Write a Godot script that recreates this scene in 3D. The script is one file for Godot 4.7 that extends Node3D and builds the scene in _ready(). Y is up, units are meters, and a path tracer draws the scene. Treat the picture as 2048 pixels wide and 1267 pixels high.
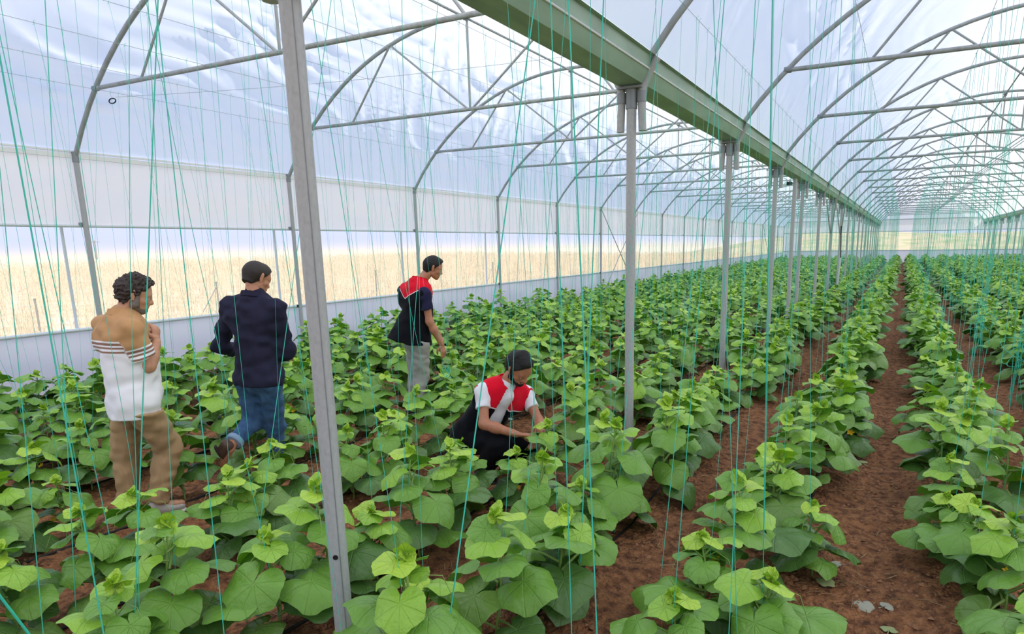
extends Node3D
# A plastic film greenhouse with young cucumber plants, four men looking at them, a dry wheat field outside.

const XW := -9.64      # side wall
const XG := -2.03      # gutter between the two spans in view
const SPAN := 7.608
const Z0 := 5.47       # first frame past the camera
const DZ := 3.5        # frames
const YE := 3.10       # eaves
const RARC := 4.58     # arch radius
const YARC := 0.54     # arch centre height
const YCH := 3.845     # chord of a truss
const LAST := 17

var M := {}
var used := {}
var rng := RandomNumberGenerator.new()
var noise := FastNoiseLite.new()
var cam_at := Vector3(0, 1.88, 0)
var cam: Camera3D


class Frame:
	var o: Vector3
	var x: Vector3
	var y: Vector3
	var z: Vector3

	func _init(oo: Vector3, xx: Vector3, yy: Vector3, zz: Vector3) -> void:
		o = oo
		x = xx
		y = yy
		z = zz

	func at(a: float, b: float, c: float) -> Vector3:
		return o + x * a + y * b + z * c

	# round the neck: angle from the front, height, radius
	func ring(a: float, h: float, r: float) -> Vector3:
		return o + y * (h - 0.03 * (0.5 + 0.5 * cos(a))) + z * (cos(a) * r + 0.012) + x * sin(a) * r


class MB:
	var v := PackedVector3Array()
	var n := PackedVector3Array()
	var uv := PackedVector2Array()
	var c := PackedColorArray()
	var i := PackedInt32Array()

	func add(p: Vector3, nn: Vector3, t := Vector2.ZERO) -> int:
		v.append(p)
		n.append(nn)
		uv.append(t)
		return v.size() - 1

	# corners run counter-clockwise seen from outside
	func tri(a: int, b: int, d: int) -> void:
		i.append(a)
		i.append(d)
		i.append(b)

	func quad(a: int, b: int, d: int, e: int) -> void:
		tri(a, b, d)
		tri(a, d, e)

	func face(pts: Array) -> void:
		var nn: Vector3 = (pts[1] - pts[0]).cross(pts[2] - pts[0]).normalized()
		var first := v.size()
		for p in pts:
			add(p, nn)
		for k in range(1, pts.size() - 1):
			tri(first, first + k, first + k + 1)

	func box(t: Transform3D, s: Vector3) -> void:
		var h := s * 0.5
		for ax in 3:
			for sg in [-1.0, 1.0]:
				var e := Vector3.ZERO
				e[ax] = sg * h[ax]
				var u := Vector3.ZERO
				u[(ax + 1) % 3] = h[(ax + 1) % 3]
				var w := Vector3.ZERO
				w[(ax + 2) % 3] = h[(ax + 2) % 3] * sg
				face([t * (e - u - w), t * (e + u - w), t * (e + u + w), t * (e - u + w)])

	# a round bar along points; radii one number or one per point
	func tube(pts: Array, radius, sides := 8, caps := true) -> void:
		var m := pts.size()
		var first := v.size()
		var up := Vector3.UP
		var t0: Vector3 = (pts[1] - pts[0]).normalized()
		if absf(t0.dot(up)) > 0.9:
			up = Vector3.RIGHT
		var x := t0.cross(up).normalized()
		var run := 0.0
		for k in m:
			var t: Vector3 = (pts[mini(k + 1, m - 1)] - pts[maxi(k - 1, 0)]).normalized()
			x = (x - t * x.dot(t)).normalized()
			var y := t.cross(x)
			var r: float = radius[k] if radius is Array else radius
			if k > 0:
				run += (pts[k] - pts[k - 1]).length()
			for s in sides + 1:
				var a := TAU * s / sides
				var d := x * cos(a) + y * sin(a)
				add(pts[k] + d * r, d, Vector2(float(s) / sides, run))
		for k in m - 1:
			for s in sides:
				var q := first + k * (sides + 1) + s
				quad(q, q + 1, q + sides + 2, q + sides + 1)
		if caps:
			for e in [0, m - 1]:
				var t: Vector3 = (pts[0] - pts[1]).normalized() if e == 0 else (pts[m - 1] - pts[m - 2]).normalized()
				var f := v.size()
				for s in sides:
					add(v[first + e * (sides + 1) + s], t)
				for s in range(1, sides - 1):
					if e == 0:
						tri(f, f + s + 1, f + s)
					else:
						tri(f, f + s, f + s + 1)

	# rows x columns of points, smooth; columns run counter-clockwise over rows seen from outside
	func grid(p: PackedVector3Array, rows: int, cols: int, tex := Vector2.ONE) -> void:
		var first := v.size()
		for r in rows:
			for k in cols:
				var dx := p[r * cols + mini(k + 1, cols - 1)] - p[r * cols + maxi(k - 1, 0)]
				var dy := p[mini(r + 1, rows - 1) * cols + k] - p[maxi(r - 1, 0) * cols + k]
				add(p[r * cols + k], dx.cross(dy).normalized(), Vector2(tex.x * k / (cols - 1), tex.y * r / (rows - 1)))
		for r in rows - 1:
			for k in cols - 1:
				var q := first + r * cols + k
				quad(q, q + 1, q + cols + 1, q + cols)

	func into(m: ArrayMesh, mat: Material) -> ArrayMesh:
		var a := []
		a.resize(Mesh.ARRAY_MAX)
		a[Mesh.ARRAY_VERTEX] = v
		a[Mesh.ARRAY_NORMAL] = n
		a[Mesh.ARRAY_TEX_UV] = uv
		if c.size() == v.size() and c.size() > 0:
			a[Mesh.ARRAY_COLOR] = c
		a[Mesh.ARRAY_INDEX] = i
		m.add_surface_from_arrays(Mesh.PRIMITIVE_TRIANGLES, a)
		m.surface_set_material(m.get_surface_count() - 1, mat)
		return m

	func mesh(mat: Material) -> ArrayMesh:
		return into(ArrayMesh.new(), mat)

	func append(o: MB, t: Transform3D) -> void:
		var first := v.size()
		var b := t.basis.orthonormalized()
		for k in o.v.size():
			v.append(t * o.v[k])
			n.append(b * o.n[k])
			uv.append(o.uv[k])
		for k in o.i:
			i.append(first + k)


func numbered(called: String) -> String:
	var k: int = used.get(called, -1) + 1
	used[called] = k
	return called if k == 0 else "%s_%03d" % [called, k]


func tag(o: Node3D, label: String, category: String, group := "", kind := "") -> Node3D:
	if label:
		o.set_meta("label", label)
	if category:
		o.set_meta("category", category)
	if group:
		o.set_meta("group", group)
	if kind:
		o.set_meta("kind", kind)
	return o


func thing(called: String, label: String, category: String, at := Vector3.ZERO, group := "", kind := "") -> Node3D:
	var o := Node3D.new()
	o.name = numbered(called)
	add_child(o)
	o.position = at
	return tag(o, label, category, group, kind)


func part(called: String, m: Mesh, parent: Node3D = self, t := Transform3D()) -> MeshInstance3D:
	var o := MeshInstance3D.new()
	o.name = numbered(called) if parent == self else called
	o.mesh = m
	o.transform = t
	parent.add_child(o, true)
	return o


func ordinal(k: int) -> String:
	var small := ["", "first", "second", "third", "fourth", "fifth", "sixth", "seventh", "eighth", "ninth", "tenth", "eleventh", "twelfth", "thirteenth", "fourteenth", "fifteenth", "sixteenth", "seventeenth", "eighteenth", "nineteenth"]
	if k < 20:
		return small[k]
	var tens := ["", "", "twenty", "thirty", "forty", "fifty", "sixty", "seventy", "eighty", "ninety"]
	if k % 10 == 0:
		return tens[k / 10].trim_suffix("y") + "ieth"
	return tens[k / 10] + "-" + small[k % 10]


# where a point falls in the 2048 x 1267 frame; z is its depth
func shown(p: Vector3) -> Vector3:
	var q := cam.transform.affine_inverse() * p
	if q.z > -0.05:
		return Vector3(-9999, -9999, -1)
	return Vector3(1099.68 + 1363.55 * q.x / -q.z, 780.67 - 1363.55 * q.y / -q.z, -q.z)


func mat(color: Color, rough := 0.6, metal := 0.0) -> StandardMaterial3D:
	var m := StandardMaterial3D.new()
	m.albedo_color = color
	m.roughness = rough
	m.metallic = metal
	return m


func noise_tex(size: int, freq: float, octaves: int, ramp: Array, seed_no: int, kind := FastNoiseLite.TYPE_SIMPLEX_SMOOTH) -> NoiseTexture2D:
	var f := FastNoiseLite.new()
	f.noise_type = kind
	f.frequency = freq
	f.fractal_octaves = octaves
	f.seed = seed_no
	var t := NoiseTexture2D.new()
	t.width = size
	t.height = size
	t.seamless = true
	t.noise = f
	if ramp:
		var g := Gradient.new()
		g.offsets = PackedFloat32Array(ramp[0])
		g.colors = PackedColorArray(ramp[1])
		t.color_ramp = g
	return t


func _ready() -> void:
	rng.seed = 7
	noise.seed = 3
	noise.frequency = 1.0
	noise.fractal_type = FastNoiseLite.FRACTAL_NONE
	camera_and_light()
	materials()
	ground()
	film_house()
	frames()
	people()
	plants()
	twine()
	litter()


func camera_and_light() -> void:
	cam = Camera3D.new()
	cam.name = "camera"
	var near := 0.05
	cam.near = near
	cam.far = 1500.0
	cam.projection = Camera3D.PROJECTION_FRUSTUM
	cam.size = 1267.0 / 1363.55 * near
	cam.frustum_offset = Vector2(-75.68 / 1363.55 * near, 147.17 / 1363.55 * near)
	cam.transform = Transform3D(Basis(Vector3.UP, 0.4738) * Basis(Vector3.RIGHT, -0.2104) * Basis(Vector3.BACK, -0.0163), cam_at)
	add_child(cam)
	var sky := ProceduralSkyMaterial.new()
	sky.sky_top_color = Color(0.65, 0.725, 0.88)
	sky.sky_horizon_color = Color(0.62, 0.64, 0.745)
	sky.sky_curve = 0.18
	sky.ground_bottom_color = Color(0.62, 0.56, 0.45)
	sky.ground_horizon_color = Color(0.80, 0.76, 0.68)
	var s := Sky.new()
	s.sky_material = sky
	var e := Environment.new()
	e.background_mode = Environment.BG_SKY
	e.sky = s
	e.background_energy_multiplier = 1.3
	e.tonemap_mode = Environment.TONE_MAPPER_LINEAR
	e.tonemap_exposure = 1.68
	e.sdfgi_enabled = true
	e.ssao_enabled = true
	e.ssil_enabled = true
	var w := WorldEnvironment.new()
	w.name = "environment"
	w.environment = e
	add_child(w)
	var sun := DirectionalLight3D.new()
	sun.name = "sun"
	sun.light_color = Color(1.0, 0.965, 0.90)
	sun.light_energy = 1.2
	sun.light_angular_distance = 2.5
	sun.shadow_enabled = true
	sun.sky_mode = DirectionalLight3D.SKY_MODE_LIGHT_ONLY
	sun.look_at_from_position(Vector3(0.72, 0.68, 0.35), Vector3.ZERO)
	add_child(sun)


func materials() -> void:
	var film := mat(Color(0.90, 0.915, 0.94), 0.35)
	film.backlight_enabled = true
	film.backlight = Color(1, 1, 1)
	film.metallic_specular = 0.45
	M.film = film
	var curtain := mat(Color(0.97, 0.965, 0.955), 0.5)
	curtain.backlight_enabled = true
	curtain.backlight = Color(1, 0.985, 0.97)
	M.curtain = curtain
	var low := mat(Color(0.90, 0.89, 0.91), 0.22)
	low.backlight_enabled = true
	low.backlight = Color(0.80, 0.80, 0.82)
	M.low_film = low
	# galvanised pipe: dull zinc with a fine mottle
	var zinc := mat(Color(0.68, 0.70, 0.70), 0.5)
	zinc.albedo_texture = noise_tex(256, 0.03, 4, [[0.0, 0.5, 1.0], [Color(0.80, 0.80, 0.79), Color(0.95, 0.95, 0.94), Color(1, 1, 1)]], 11)
	zinc.uv1_triplanar = true
	zinc.uv1_scale = Vector3(1.3, 0.5, 1.3)
	M.zinc = zinc
	var post := mat(Color(0.70, 0.71, 0.705), 0.45)
	post.albedo_texture = noise_tex(512, 0.02, 5, [[0.0, 0.35, 0.55, 1.0], [Color(0.89, 0.90, 0.90), Color(0.96, 0.96, 0.96), Color(0.98, 0.98, 0.98), Color(1, 1, 0.99)]], 12)
	post.uv1_triplanar = true
	post.uv1_scale = Vector3(4.0, 2.2, 4.0)
	M.post = post
	M.bracket = mat(Color(0.55, 0.57, 0.58), 0.5, 0.2)
	var gut := mat(Color(0.62, 0.74, 0.65), 0.4)
	gut.albedo_texture = noise_tex(256, 0.02, 4, [[0.0, 0.5, 1.0], [Color(0.78, 0.80, 0.78), Color(0.93, 0.94, 0.93), Color(1, 1, 1)]], 13)
	gut.uv1_triplanar = true
	gut.uv1_scale = Vector3(1.0, 1.0, 0.25)
	M.gutter = gut
	M.rail = mat(Color(0.84, 0.87, 0.87), 0.4)
	M.lock = mat(Color(0.95, 0.95, 0.93), 0.5)
	M.black = mat(Color(0.06, 0.06, 0.065), 0.55)
	M.wire = mat(Color(0.70, 0.74, 0.74), 0.5, 0.3)
	M.twine = mat(Color(0.25, 0.82, 0.71), 0.5)
	M.twine.backlight_enabled = true
	M.twine.backlight = Color(0.4, 0.4, 0.4)
	var soil := mat(Color(0.67, 0.485, 0.335), 0.95)
	soil.albedo_texture = noise_tex(1024, 0.012, 6, [[0.0, 0.3, 0.5, 0.72, 1.0], [Color(0.42, 0.36, 0.33), Color(0.70, 0.62, 0.57), Color(0.88, 0.82, 0.76), Color(1, 0.95, 0.88), Color(1.0, 0.97, 0.92)]], 21)
	soil.heightmap_enabled = true
	soil.heightmap_texture = noise_tex(1024, 0.03, 5, [], 22)
	soil.heightmap_scale = 4.0
	soil.uv1_triplanar = true
	soil.uv1_world_triplanar = true
	soil.uv1_scale = Vector3(0.8, 0.8, 0.8)
	M.soil = soil
	var field := mat(Color(0.82, 0.77, 0.675), 0.95)
	field.albedo_texture = noise_tex(512, 0.02, 5, [[0.0, 0.5, 1.0], [Color(0.84, 0.80, 0.72), Color(0.95, 0.93, 0.9), Color(1, 1, 1)]], 23)
	field.uv1_triplanar = true
	field.uv1_world_triplanar = true
	field.uv1_scale = Vector3(0.06, 0.06, 0.06)
	M.field = field
	M.straw = mat(Color(0.83, 0.77, 0.66), 0.9)
	M.fence = mat(Color(0.50, 0.50, 0.48), 0.6)
	M.straw.backlight_enabled = true
	M.straw.backlight = Color(0.4, 0.4, 0.4)
	M.hill = mat(Color(0.72, 0.68, 0.58), 0.95)
	M.hill.albedo_texture = noise_tex(512, 0.015, 5, [[0.0, 0.42, 0.6, 1.0], [Color(0.74, 0.82, 0.68), Color(0.90, 0.93, 0.82), Color(1, 0.96, 0.90), Color(1, 0.93, 0.86)]], 24)
	M.hill.uv1_triplanar = true
	M.hill.uv1_world_triplanar = true
	M.hill.uv1_scale = Vector3(0.03, 0.12, 0.03)
	# leaves: one vein picture, tinted by age
	var vein := leaf_picture(false)
	var spots := leaf_picture(true)
	var relief := leaf_relief()
	for a in [["leaf_old", Color(0.345, 0.51, 0.275), vein], ["leaf_mid", Color(0.455, 0.645, 0.285), vein], ["leaf_new", Color(0.585, 0.765, 0.31), vein], ["leaf_tip", Color(0.69, 0.83, 0.32), vein], ["leaf_worn", Color(0.44, 0.59, 0.31), spots]]:
		var l := mat(a[1], 0.38)
		l.albedo_texture = a[2]
		l.heightmap_enabled = true
		l.heightmap_texture = relief
		l.heightmap_scale = 1.1
		l.backlight_enabled = true
		l.backlight = Color(0.42, 0.55, 0.20)
		l.metallic_specular = 0.5
		M[a[0]] = l
	M.stem = mat(Color(0.55, 0.68, 0.34), 0.6)
	M.flower = mat(Color(0.98, 0.80, 0.12), 0.6)
	M.flower.backlight_enabled = true
	M.flower.backlight = Color(0.5, 0.5, 0.3)


func leaf_height(u: float, v: float) -> float:
	# distance to the nearest vein: seven main veins from the stalk at (0.5, 0.5), side veins off each
	var x := u - 0.5
	var y := v - 0.5
	var r := sqrt(x * x + y * y)
	var a := atan2(x, y)
	var best := 1.0
	for va in [0.0, 0.56, -0.56, 1.16, -1.16, 2.0, -2.0]:
		var d: float = a - va
		var along := r * cos(d)
		var off := absf(r * sin(d))
		if along > 0.0:
			best = minf(best, off / (0.006 + 0.004 * (1.0 - minf(along * 2.0, 1.0))))
			var s := fposmod((along - off * 0.9) / 0.075, 1.0)
			if off < 0.15:
				best = minf(best, 1.6 * absf(s - 0.5) * 2.0 * 4.0 * 0.9 + 1.0 if absf(s - 0.5) > 0.04 else 1.3)
	return best


func leaf_picture(worn: bool) -> ImageTexture:
	var im := Image.create(192, 192, false, Image.FORMAT_RGB8)
	var f := FastNoiseLite.new()
	f.frequency = 0.05
	f.seed = 5
	for y in 192:
		for x in 192:
			var h := leaf_height(x / 192.0, y / 192.0)
			var t := clampf((4.0 - h) / 3.2, 0.0, 1.0)
			var g := 0.86 + 0.08 * f.get_noise_2d(x, y) + 0.03 * f.get_noise_2d(x * 5, y * 5)
			var c := Color(g, g, g).lerp(Color(0.78, 0.82, 0.70), t * 0.3) if h > 1.0 else Color(1.0, 1.0, 0.86)
			if worn and f.get_noise_2d(x * 2.3 + 400, y * 2.3) > 0.52:
				c = Color(1.0, 0.97, 0.9).lerp(c, 0.15)
			im.set_pixel(x, y, c)
	return ImageTexture.create_from_image(im)


func leaf_relief() -> ImageTexture:
	var im := Image.create(192, 192, false, Image.FORMAT_RGB8)
	var f := FastNoiseLite.new()
	f.frequency = 0.045
	f.seed = 9
	for y in 192:
		for x in 192:
			var h := leaf_height(x / 192.0, y / 192.0)
			var g := clampf(0.15 + 0.6 * (1.0 - exp(-maxf(h - 0.3, 0.0) * 0.55)) + 0.22 * f.get_noise_2d(x, y), 0.0, 1.0)
			im.set_pixel(x, y, Color(g, g, g))
	return ImageTexture.create_from_image(im)


# ---------------------------------------------------------------- the ground

func soil_height(x: float, z: float) -> float:
	var row := cos((x - 0.52) / 1.04 * TAU)          # rows stand on low ridges
	return 0.03 * row + 0.02 * noise.get_noise_2d(x * 1.3, z * 1.3) + 0.014 * noise.get_noise_2d(x * 5.0 + 9.0, z * 5.0) + 0.007 * noise.get_noise_2d(x * 14.0, z * 14.0 + 50.0)


func ground() -> void:
	var xs := PackedFloat32Array()
	var x := -9.72
	while x < 13.2:
		xs.append(x)
		x += 0.055 if x > -6.0 and x < 2.2 else 0.13
	xs.append(13.25)
	var zs := PackedFloat32Array()
	var z := 9.0
	while z > -65.1:
		zs.append(z)
		z -= 0.5 if z > 0.0 else clampf(0.055 * maxf(1.0, -z / 7.0), 0.055, 0.6)
	var p := PackedVector3Array()
	for zz in zs:
		for xx in xs:
			p.append(Vector3(xx, soil_height(xx, zz), zz))
	var b := MB.new()
	b.grid(p, zs.size(), xs.size())
	tag(part("floor", b.mesh(M.soil)), "reddish brown bare soil between the plant rows", "", "", "structure")
	# fields outside
	b = MB.new()
	p = PackedVector3Array()
	for r in 41:
		for k in 41:
			var q := Vector3(-400.0 + 20.0 * k, -0.12, 260.0 - 15.0 * r)
			if q.x < -40.0:
				q.y += 0.6 * noise.get_noise_2d(q.x * 0.004, q.z * 0.004) + minf((-q.x - 40.0) * 0.002, 0.7)
			p.append(q)
	b.grid(p, 41, 41)
	tag(part("field", b.mesh(M.field)), "dry straw coloured field around the greenhouse", "", "", "structure")
	# the green and tan bank behind the end wall
	p = PackedVector3Array()
	for r in 9:
		for k in 61:
			var t := r / 8.0
			var xx := -110.0 + 5.0 * k
			var h := 4.0 * t * t * (3.0 - 2.0 * t) * (0.8 + 0.25 * noise.get_noise_2d(xx * 0.02, 3.0)) * smoothstep(-40.0, -8.0, xx)
			p.append(Vector3(xx, -0.15 + h, -76.0 - 40.0 * t))
	b = MB.new()
	b.grid(p, 9, 61)
	tag(part("hills", b.mesh(M.hill)), "low grassy bank beyond the far end wall", "", "", "structure")
	# standing dry wheat
	var tuft := MB.new()
	for k in 7:
		var a := rng.randf() * TAU
		var at := Vector3(rng.randf_range(-0.14, 0.14), 0, rng.randf_range(-0.14, 0.14))
		var h := rng.randf_range(0.38, 0.62)
		var lean := Vector3(cos(a), 0, sin(a)) * rng.randf_range(0.02, 0.14)
		tuft.tube([at, at + Vector3(0, h * 0.8, 0) + lean * 0.6, at + Vector3(0, h, 0) + lean], [0.003, 0.003, 0.009], 3, false)
	var mm := MultiMesh.new()
	mm.transform_format = MultiMesh.TRANSFORM_3D
	mm.mesh = tuft.mesh(M.straw)
	var count := 15000
	mm.instance_count = count
	for k in count:
		var d := pow(rng.randf(), 2.2)
		var q := Vector3(-10.3 - 60.0 * d, -0.12, rng.randf_range(4.0, -95.0))
		mm.set_instance_transform(k, Transform3D(Basis(Vector3.UP, rng.randf() * TAU).scaled(Vector3.ONE * rng.randf_range(0.8, 1.25) * (1.0 + d)), q))
	var mi := MultiMeshInstance3D.new()
	mi.name = "dry_wheat"
	mi.multimesh = mm
	add_child(mi)
	tag(mi, "pale dry wheat standing in the field outside", "wheat", "", "stuff")
	# fence posts in the field
	var spots := [[-14.5, -7.1, 1.15, false, "short grey fence post in the wheat behind the curly haired man"], [-14.5, -11.0, 1.25, true, "braced grey fence post in the wheat beside the dark shirt man"], [-14.5, -16.6, 1.3, false, "grey fence post in the wheat between second and third wall posts"], [-14.5, -23.5, 1.35, true, "braced grey fence post in the wheat past the standing vest man"]]
	for a in spots:
		var t := thing("fence_post", a[4], "fence post", Vector3(a[0], -0.12, a[1]), "fence posts in the wheat")
		var fb := MB.new()
		fb.tube([Vector3.ZERO, Vector3(0, a[2], 0)], 0.018, 8)
		part("shaft", fb.mesh(M.fence), t)
		fb = MB.new()
		fb.tube([Vector3(0, a[2], 0), Vector3(0, a[2] + 0.02, 0)], 0.024, 8)
		part("cap", fb.mesh(M.fence), t)
		if a[3]:
			fb = MB.new()
			fb.tube([Vector3(0, a[2] * 0.93, 0), Vector3(0, 0, 0.9)], 0.010, 6)
			part("brace", fb.mesh(M.fence), t)
	var pole := thing("utility_pole", "faint grey utility pole far off on the horizon", "pole", Vector3(-165, 0.3, -95))
	var pb := MB.new()
	pb.tube([Vector3.ZERO, Vector3(0, 4.2, 0)], 0.14, 8)
	part("mast", pb.mesh(M.fence), pole)
	pb = MB.new()
	pb.box(Transform3D(Basis(), Vector3(0, 3.9, 0)), Vector3(0.12, 0.12, 2.2))
	part("crossarm", pb.mesh(M.fence), pole)


# ---------------------------------------------------------------- film and frame

func arch_point(x0: float, x: float, out := 0.0) -> Vector3:
	var c := x0 + SPAN * 0.5
	var a := asin(clampf((x - c) / RARC, -1.0, 1.0))
	return Vector3(c + (RARC + out) * sin(a), YARC + (RARC + out) * cos(a), 0)


func span_film(x0: float, crease: float, seed_no: float) -> ArrayMesh:
	var a_l := asin((SPAN * 0.5 - (0.0 if x0 < XW + 0.1 else 0.17)) / RARC)
	var a_r := asin((SPAN * 0.5 - (0.0 if x0 > XG + SPAN - 0.1 else 0.17)) / RARC)
	var amax := asin(SPAN * 0.5 / RARC)
	var cols := 121
	var zs := PackedFloat32Array()
	var z := 5.1
	while z > -65.0:
		zs.append(z)
		z -= 0.3 if z > 0.0 else clampf(0.12 * maxf(1.0, -z / 14.0), 0.12, 0.5)
	zs.append(-65.0)
	var p := PackedVector3Array()
	for zz in zs:
		for k in cols:
			var a := lerpf(a_r, -a_l, float(k) / (cols - 1))
			var s := a * RARC
			var edge := smoothstep(0.0, 0.25, 1.0 - absf(a) / amax)
			# long folds run with the house and sink slowly towards the eaves
			var fr := fposmod((-zz - Z0) / DZ, 1.0)
			var dep := -zz
			var bend := noise.get_noise_2d(dep * 0.22 + seed_no, s * 0.3) * 0.55 + 0.16 * sin(fr * TAU)
			var w := (absf(s) - 0.40 * dep + bend) * 2.3
			var f1 := noise.get_noise_2d(w, dep * 0.20 + seed_no)
			var f2 := noise.get_noise_2d(w * 2.4 + 40.0, dep * 0.35 + seed_no)
			var mask := smoothstep(-0.5, 0.3, noise.get_noise_2d(dep * 0.4 + 3.0 * seed_no, s * 0.6))
			var d := crease * (0.15 + 0.85 * edge) * ((1.0 - minf(absf(f1) * 2.6, 1.0)) * 0.060 + 0.020 * f2) * (0.35 + 0.65 * mask) + 0.03 * sin(fr * PI)
			p.append(Vector3(x0 + SPAN * 0.5 + (RARC + 0.06 + d) * sin(a), YARC + (RARC + 0.06 + d) * cos(a), zz))
	var b := MB.new()
	b.grid(p, zs.size(), cols)
	return b.mesh(M.film)


func sheet(a: Vector3, along: Vector3, up: Vector3, na: int, nu: int, wave: float, seed_no: float, m: Material) -> ArrayMesh:
	# a hanging sheet with a light ripple
	var nn := along.cross(up).normalized()
	var p := PackedVector3Array()
	for r in nu + 1:
		for k in na + 1:
			var q := a + along * (float(k) / na) + up * (float(r) / nu)
			var s := along.length() * k / na
			var e := sin(PI * r / nu)
			p.append(q + nn * wave * (noise.get_noise_2d(s * 0.6 + seed_no, up.length() * r / nu * 2.0) + 0.5 * noise.get_noise_2d(s * 0.9 + up.length() * r / nu * 5.0, seed_no)) * (0.3 + e))
	var b := MB.new()
	b.grid(p, nu + 1, na + 1)
	return b.mesh(m)


func bar(a: Vector3, b: Vector3, r: float, m: Material, sides := 8) -> ArrayMesh:
	var mb := MB.new()
	mb.tube([a, b], r, sides)
	return mb.mesh(m)


func frame_z(k: int) -> float:
	return -(Z0 + DZ * k)


func film_house() -> void:
	var zb := 5.03
	var ze := frame_z(LAST)
	var roof := Node3D.new()
	roof.name = "ceiling"
	add_child(roof)
	tag(roof, "milky plastic film stretched over the roof arches", "", "", "structure")
	part("roof_film", span_film(XW, 1.0, 1.7), roof).set_meta("label", "creased bluish white film over the wall side span")
	part("roof_film", span_film(XG, 0.6, 23.1), roof).set_meta("label", "smoother milky film over the path side span")
	part("roof_film", span_film(XG + SPAN, 0.4, 51.9), roof)
	# the side wall beside the wheat
	var wall := Node3D.new()
	wall.name = "wall_left"
	add_child(wall)
	tag(wall, "plastic side wall with an open band looking onto the wheat", "", "", "structure")
	var len := ze - zb
	var xf := XW - 0.07
	part("lower_panel", sheet(Vector3(xf, -0.1, zb), Vector3(0, 0, len), Vector3(0, 0.97, 0), 500, 8, 0.03, 4.0, M.low_film), wall).set_meta("label", "greyish white lower plastic sheet")
	part("curtain", sheet(Vector3(xf, 2.21, zb), Vector3(0, 0, len), Vector3(0, 0.90, 0), 500, 8, 0.03, 9.0, M.curtain), wall).set_meta("label", "white roll-up curtain under the eaves")
	part("curtain_pipe", bar(Vector3(xf + 0.02, 2.22, zb), Vector3(xf + 0.02, 2.22, ze), 0.018, M.rail), wall)
	part("lower_rail", bar(Vector3(xf + 0.035, 0.875, zb), Vector3(xf + 0.035, 0.875, ze), 0.024, M.rail), wall)
	var b := MB.new()
	b.box(Transform3D(Basis(), Vector3(XW - 0.03, 3.10, (zb + ze) / 2)), Vector3(0.05, 0.055, -len))
	b.box(Transform3D(Basis(), Vector3(XW - 0.03, 3.155, (zb + ze) / 2)), Vector3(0.04, 0.02, -len))
	part("eaves_rail", b.mesh(M.lock), wall).set_meta("label", "white film clamping rail along the eaves")
	# far right wall, hardly seen
	var right := Node3D.new()
	right.name = "wall_right"
	add_child(right)
	tag(right, "plastic side wall beyond the last span", "", "", "structure")
	var xr := XW + SPAN * 3.0 + 0.07
	part("lower_panel", sheet(Vector3(xr, -0.1, ze), Vector3(0, 0, -len), Vector3(0, 0.97, 0), 120, 4, 0.03, 14.0, M.low_film), right)
	part("curtain", sheet(Vector3(xr, 2.21, ze), Vector3(0, 0, -len), Vector3(0, 0.92, 0), 120, 4, 0.03, 19.0, M.curtain), right)
	# end walls: lower panel, open band, upper film and the curved gable of each span
	for e in 2:
		var w := Node3D.new()
		w.name = "wall_end" if e == 0 else "wall_entrance"
		add_child(w)
		tag(w, "film end wall with an open band onto a grassy bank" if e == 0 else "film end wall behind the viewer", "", "", "structure")
		var zz := ze - 0.3 if e == 0 else zb
		var s := 1.0 if e == 0 else -1.0
		for k in 3:
			var x0 := XW + SPAN * k
			var x1 := x0 + SPAN
			var from := Vector3(x0 if e == 0 else x1, 0, zz)
			var dir := Vector3(SPAN * s, 0, 0)
			part("lower_panel", sheet(from + Vector3(0, -0.1, 0), dir, Vector3(0, 1.08, 0), 40, 4, 0.03, 60.0 + k, M.low_film), w)
			part("upper_panel", sheet(from + Vector3(0, 2.53, 0), dir, Vector3(0, 0.95, 0), 40, 4, 0.03, 70.0 + k, M.curtain), w)
			var g := MB.new()
			var fan := []
			for j in 25:
				var q := arch_point(x0, x0 + SPAN * j / 24.0, 0.05)
				fan.append(Vector3(q.x, q.y, zz))
			for j in 24:
				var a0 := Vector3(fan[j].x, 3.0, zz)
				var a1 := Vector3(fan[j + 1].x, 3.0, zz)
				g.face([a0, a1, fan[j + 1], fan[j]] if e == 0 else [a1, a0, fan[j], fan[j + 1]])
			part("gable_film", g.mesh(M.film), w)
			for y in [0.98, 2.53, 3.5]:
				part("rail", bar(Vector3(x0, y, zz + 0.05 * s), Vector3(x1, y, zz + 0.05 * s), 0.025, M.zinc), w)
			if e == 0:
				part("end_post", bar(Vector3(x0 + SPAN * 0.5, 0, zz + 0.06), Vector3(x0 + SPAN * 0.5, 5.1, zz + 0.06), 0.03, M.zinc), w)
	# the white film strip beside the corner of the end wall
	part("side_panel", sheet(Vector3(XW, 0.9, ze - 0.26), Vector3(1.5, 0, 0), Vector3(0, 1.7, 0), 8, 6, 0.02, 81.0, M.curtain), get_node("wall_end"))


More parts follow.
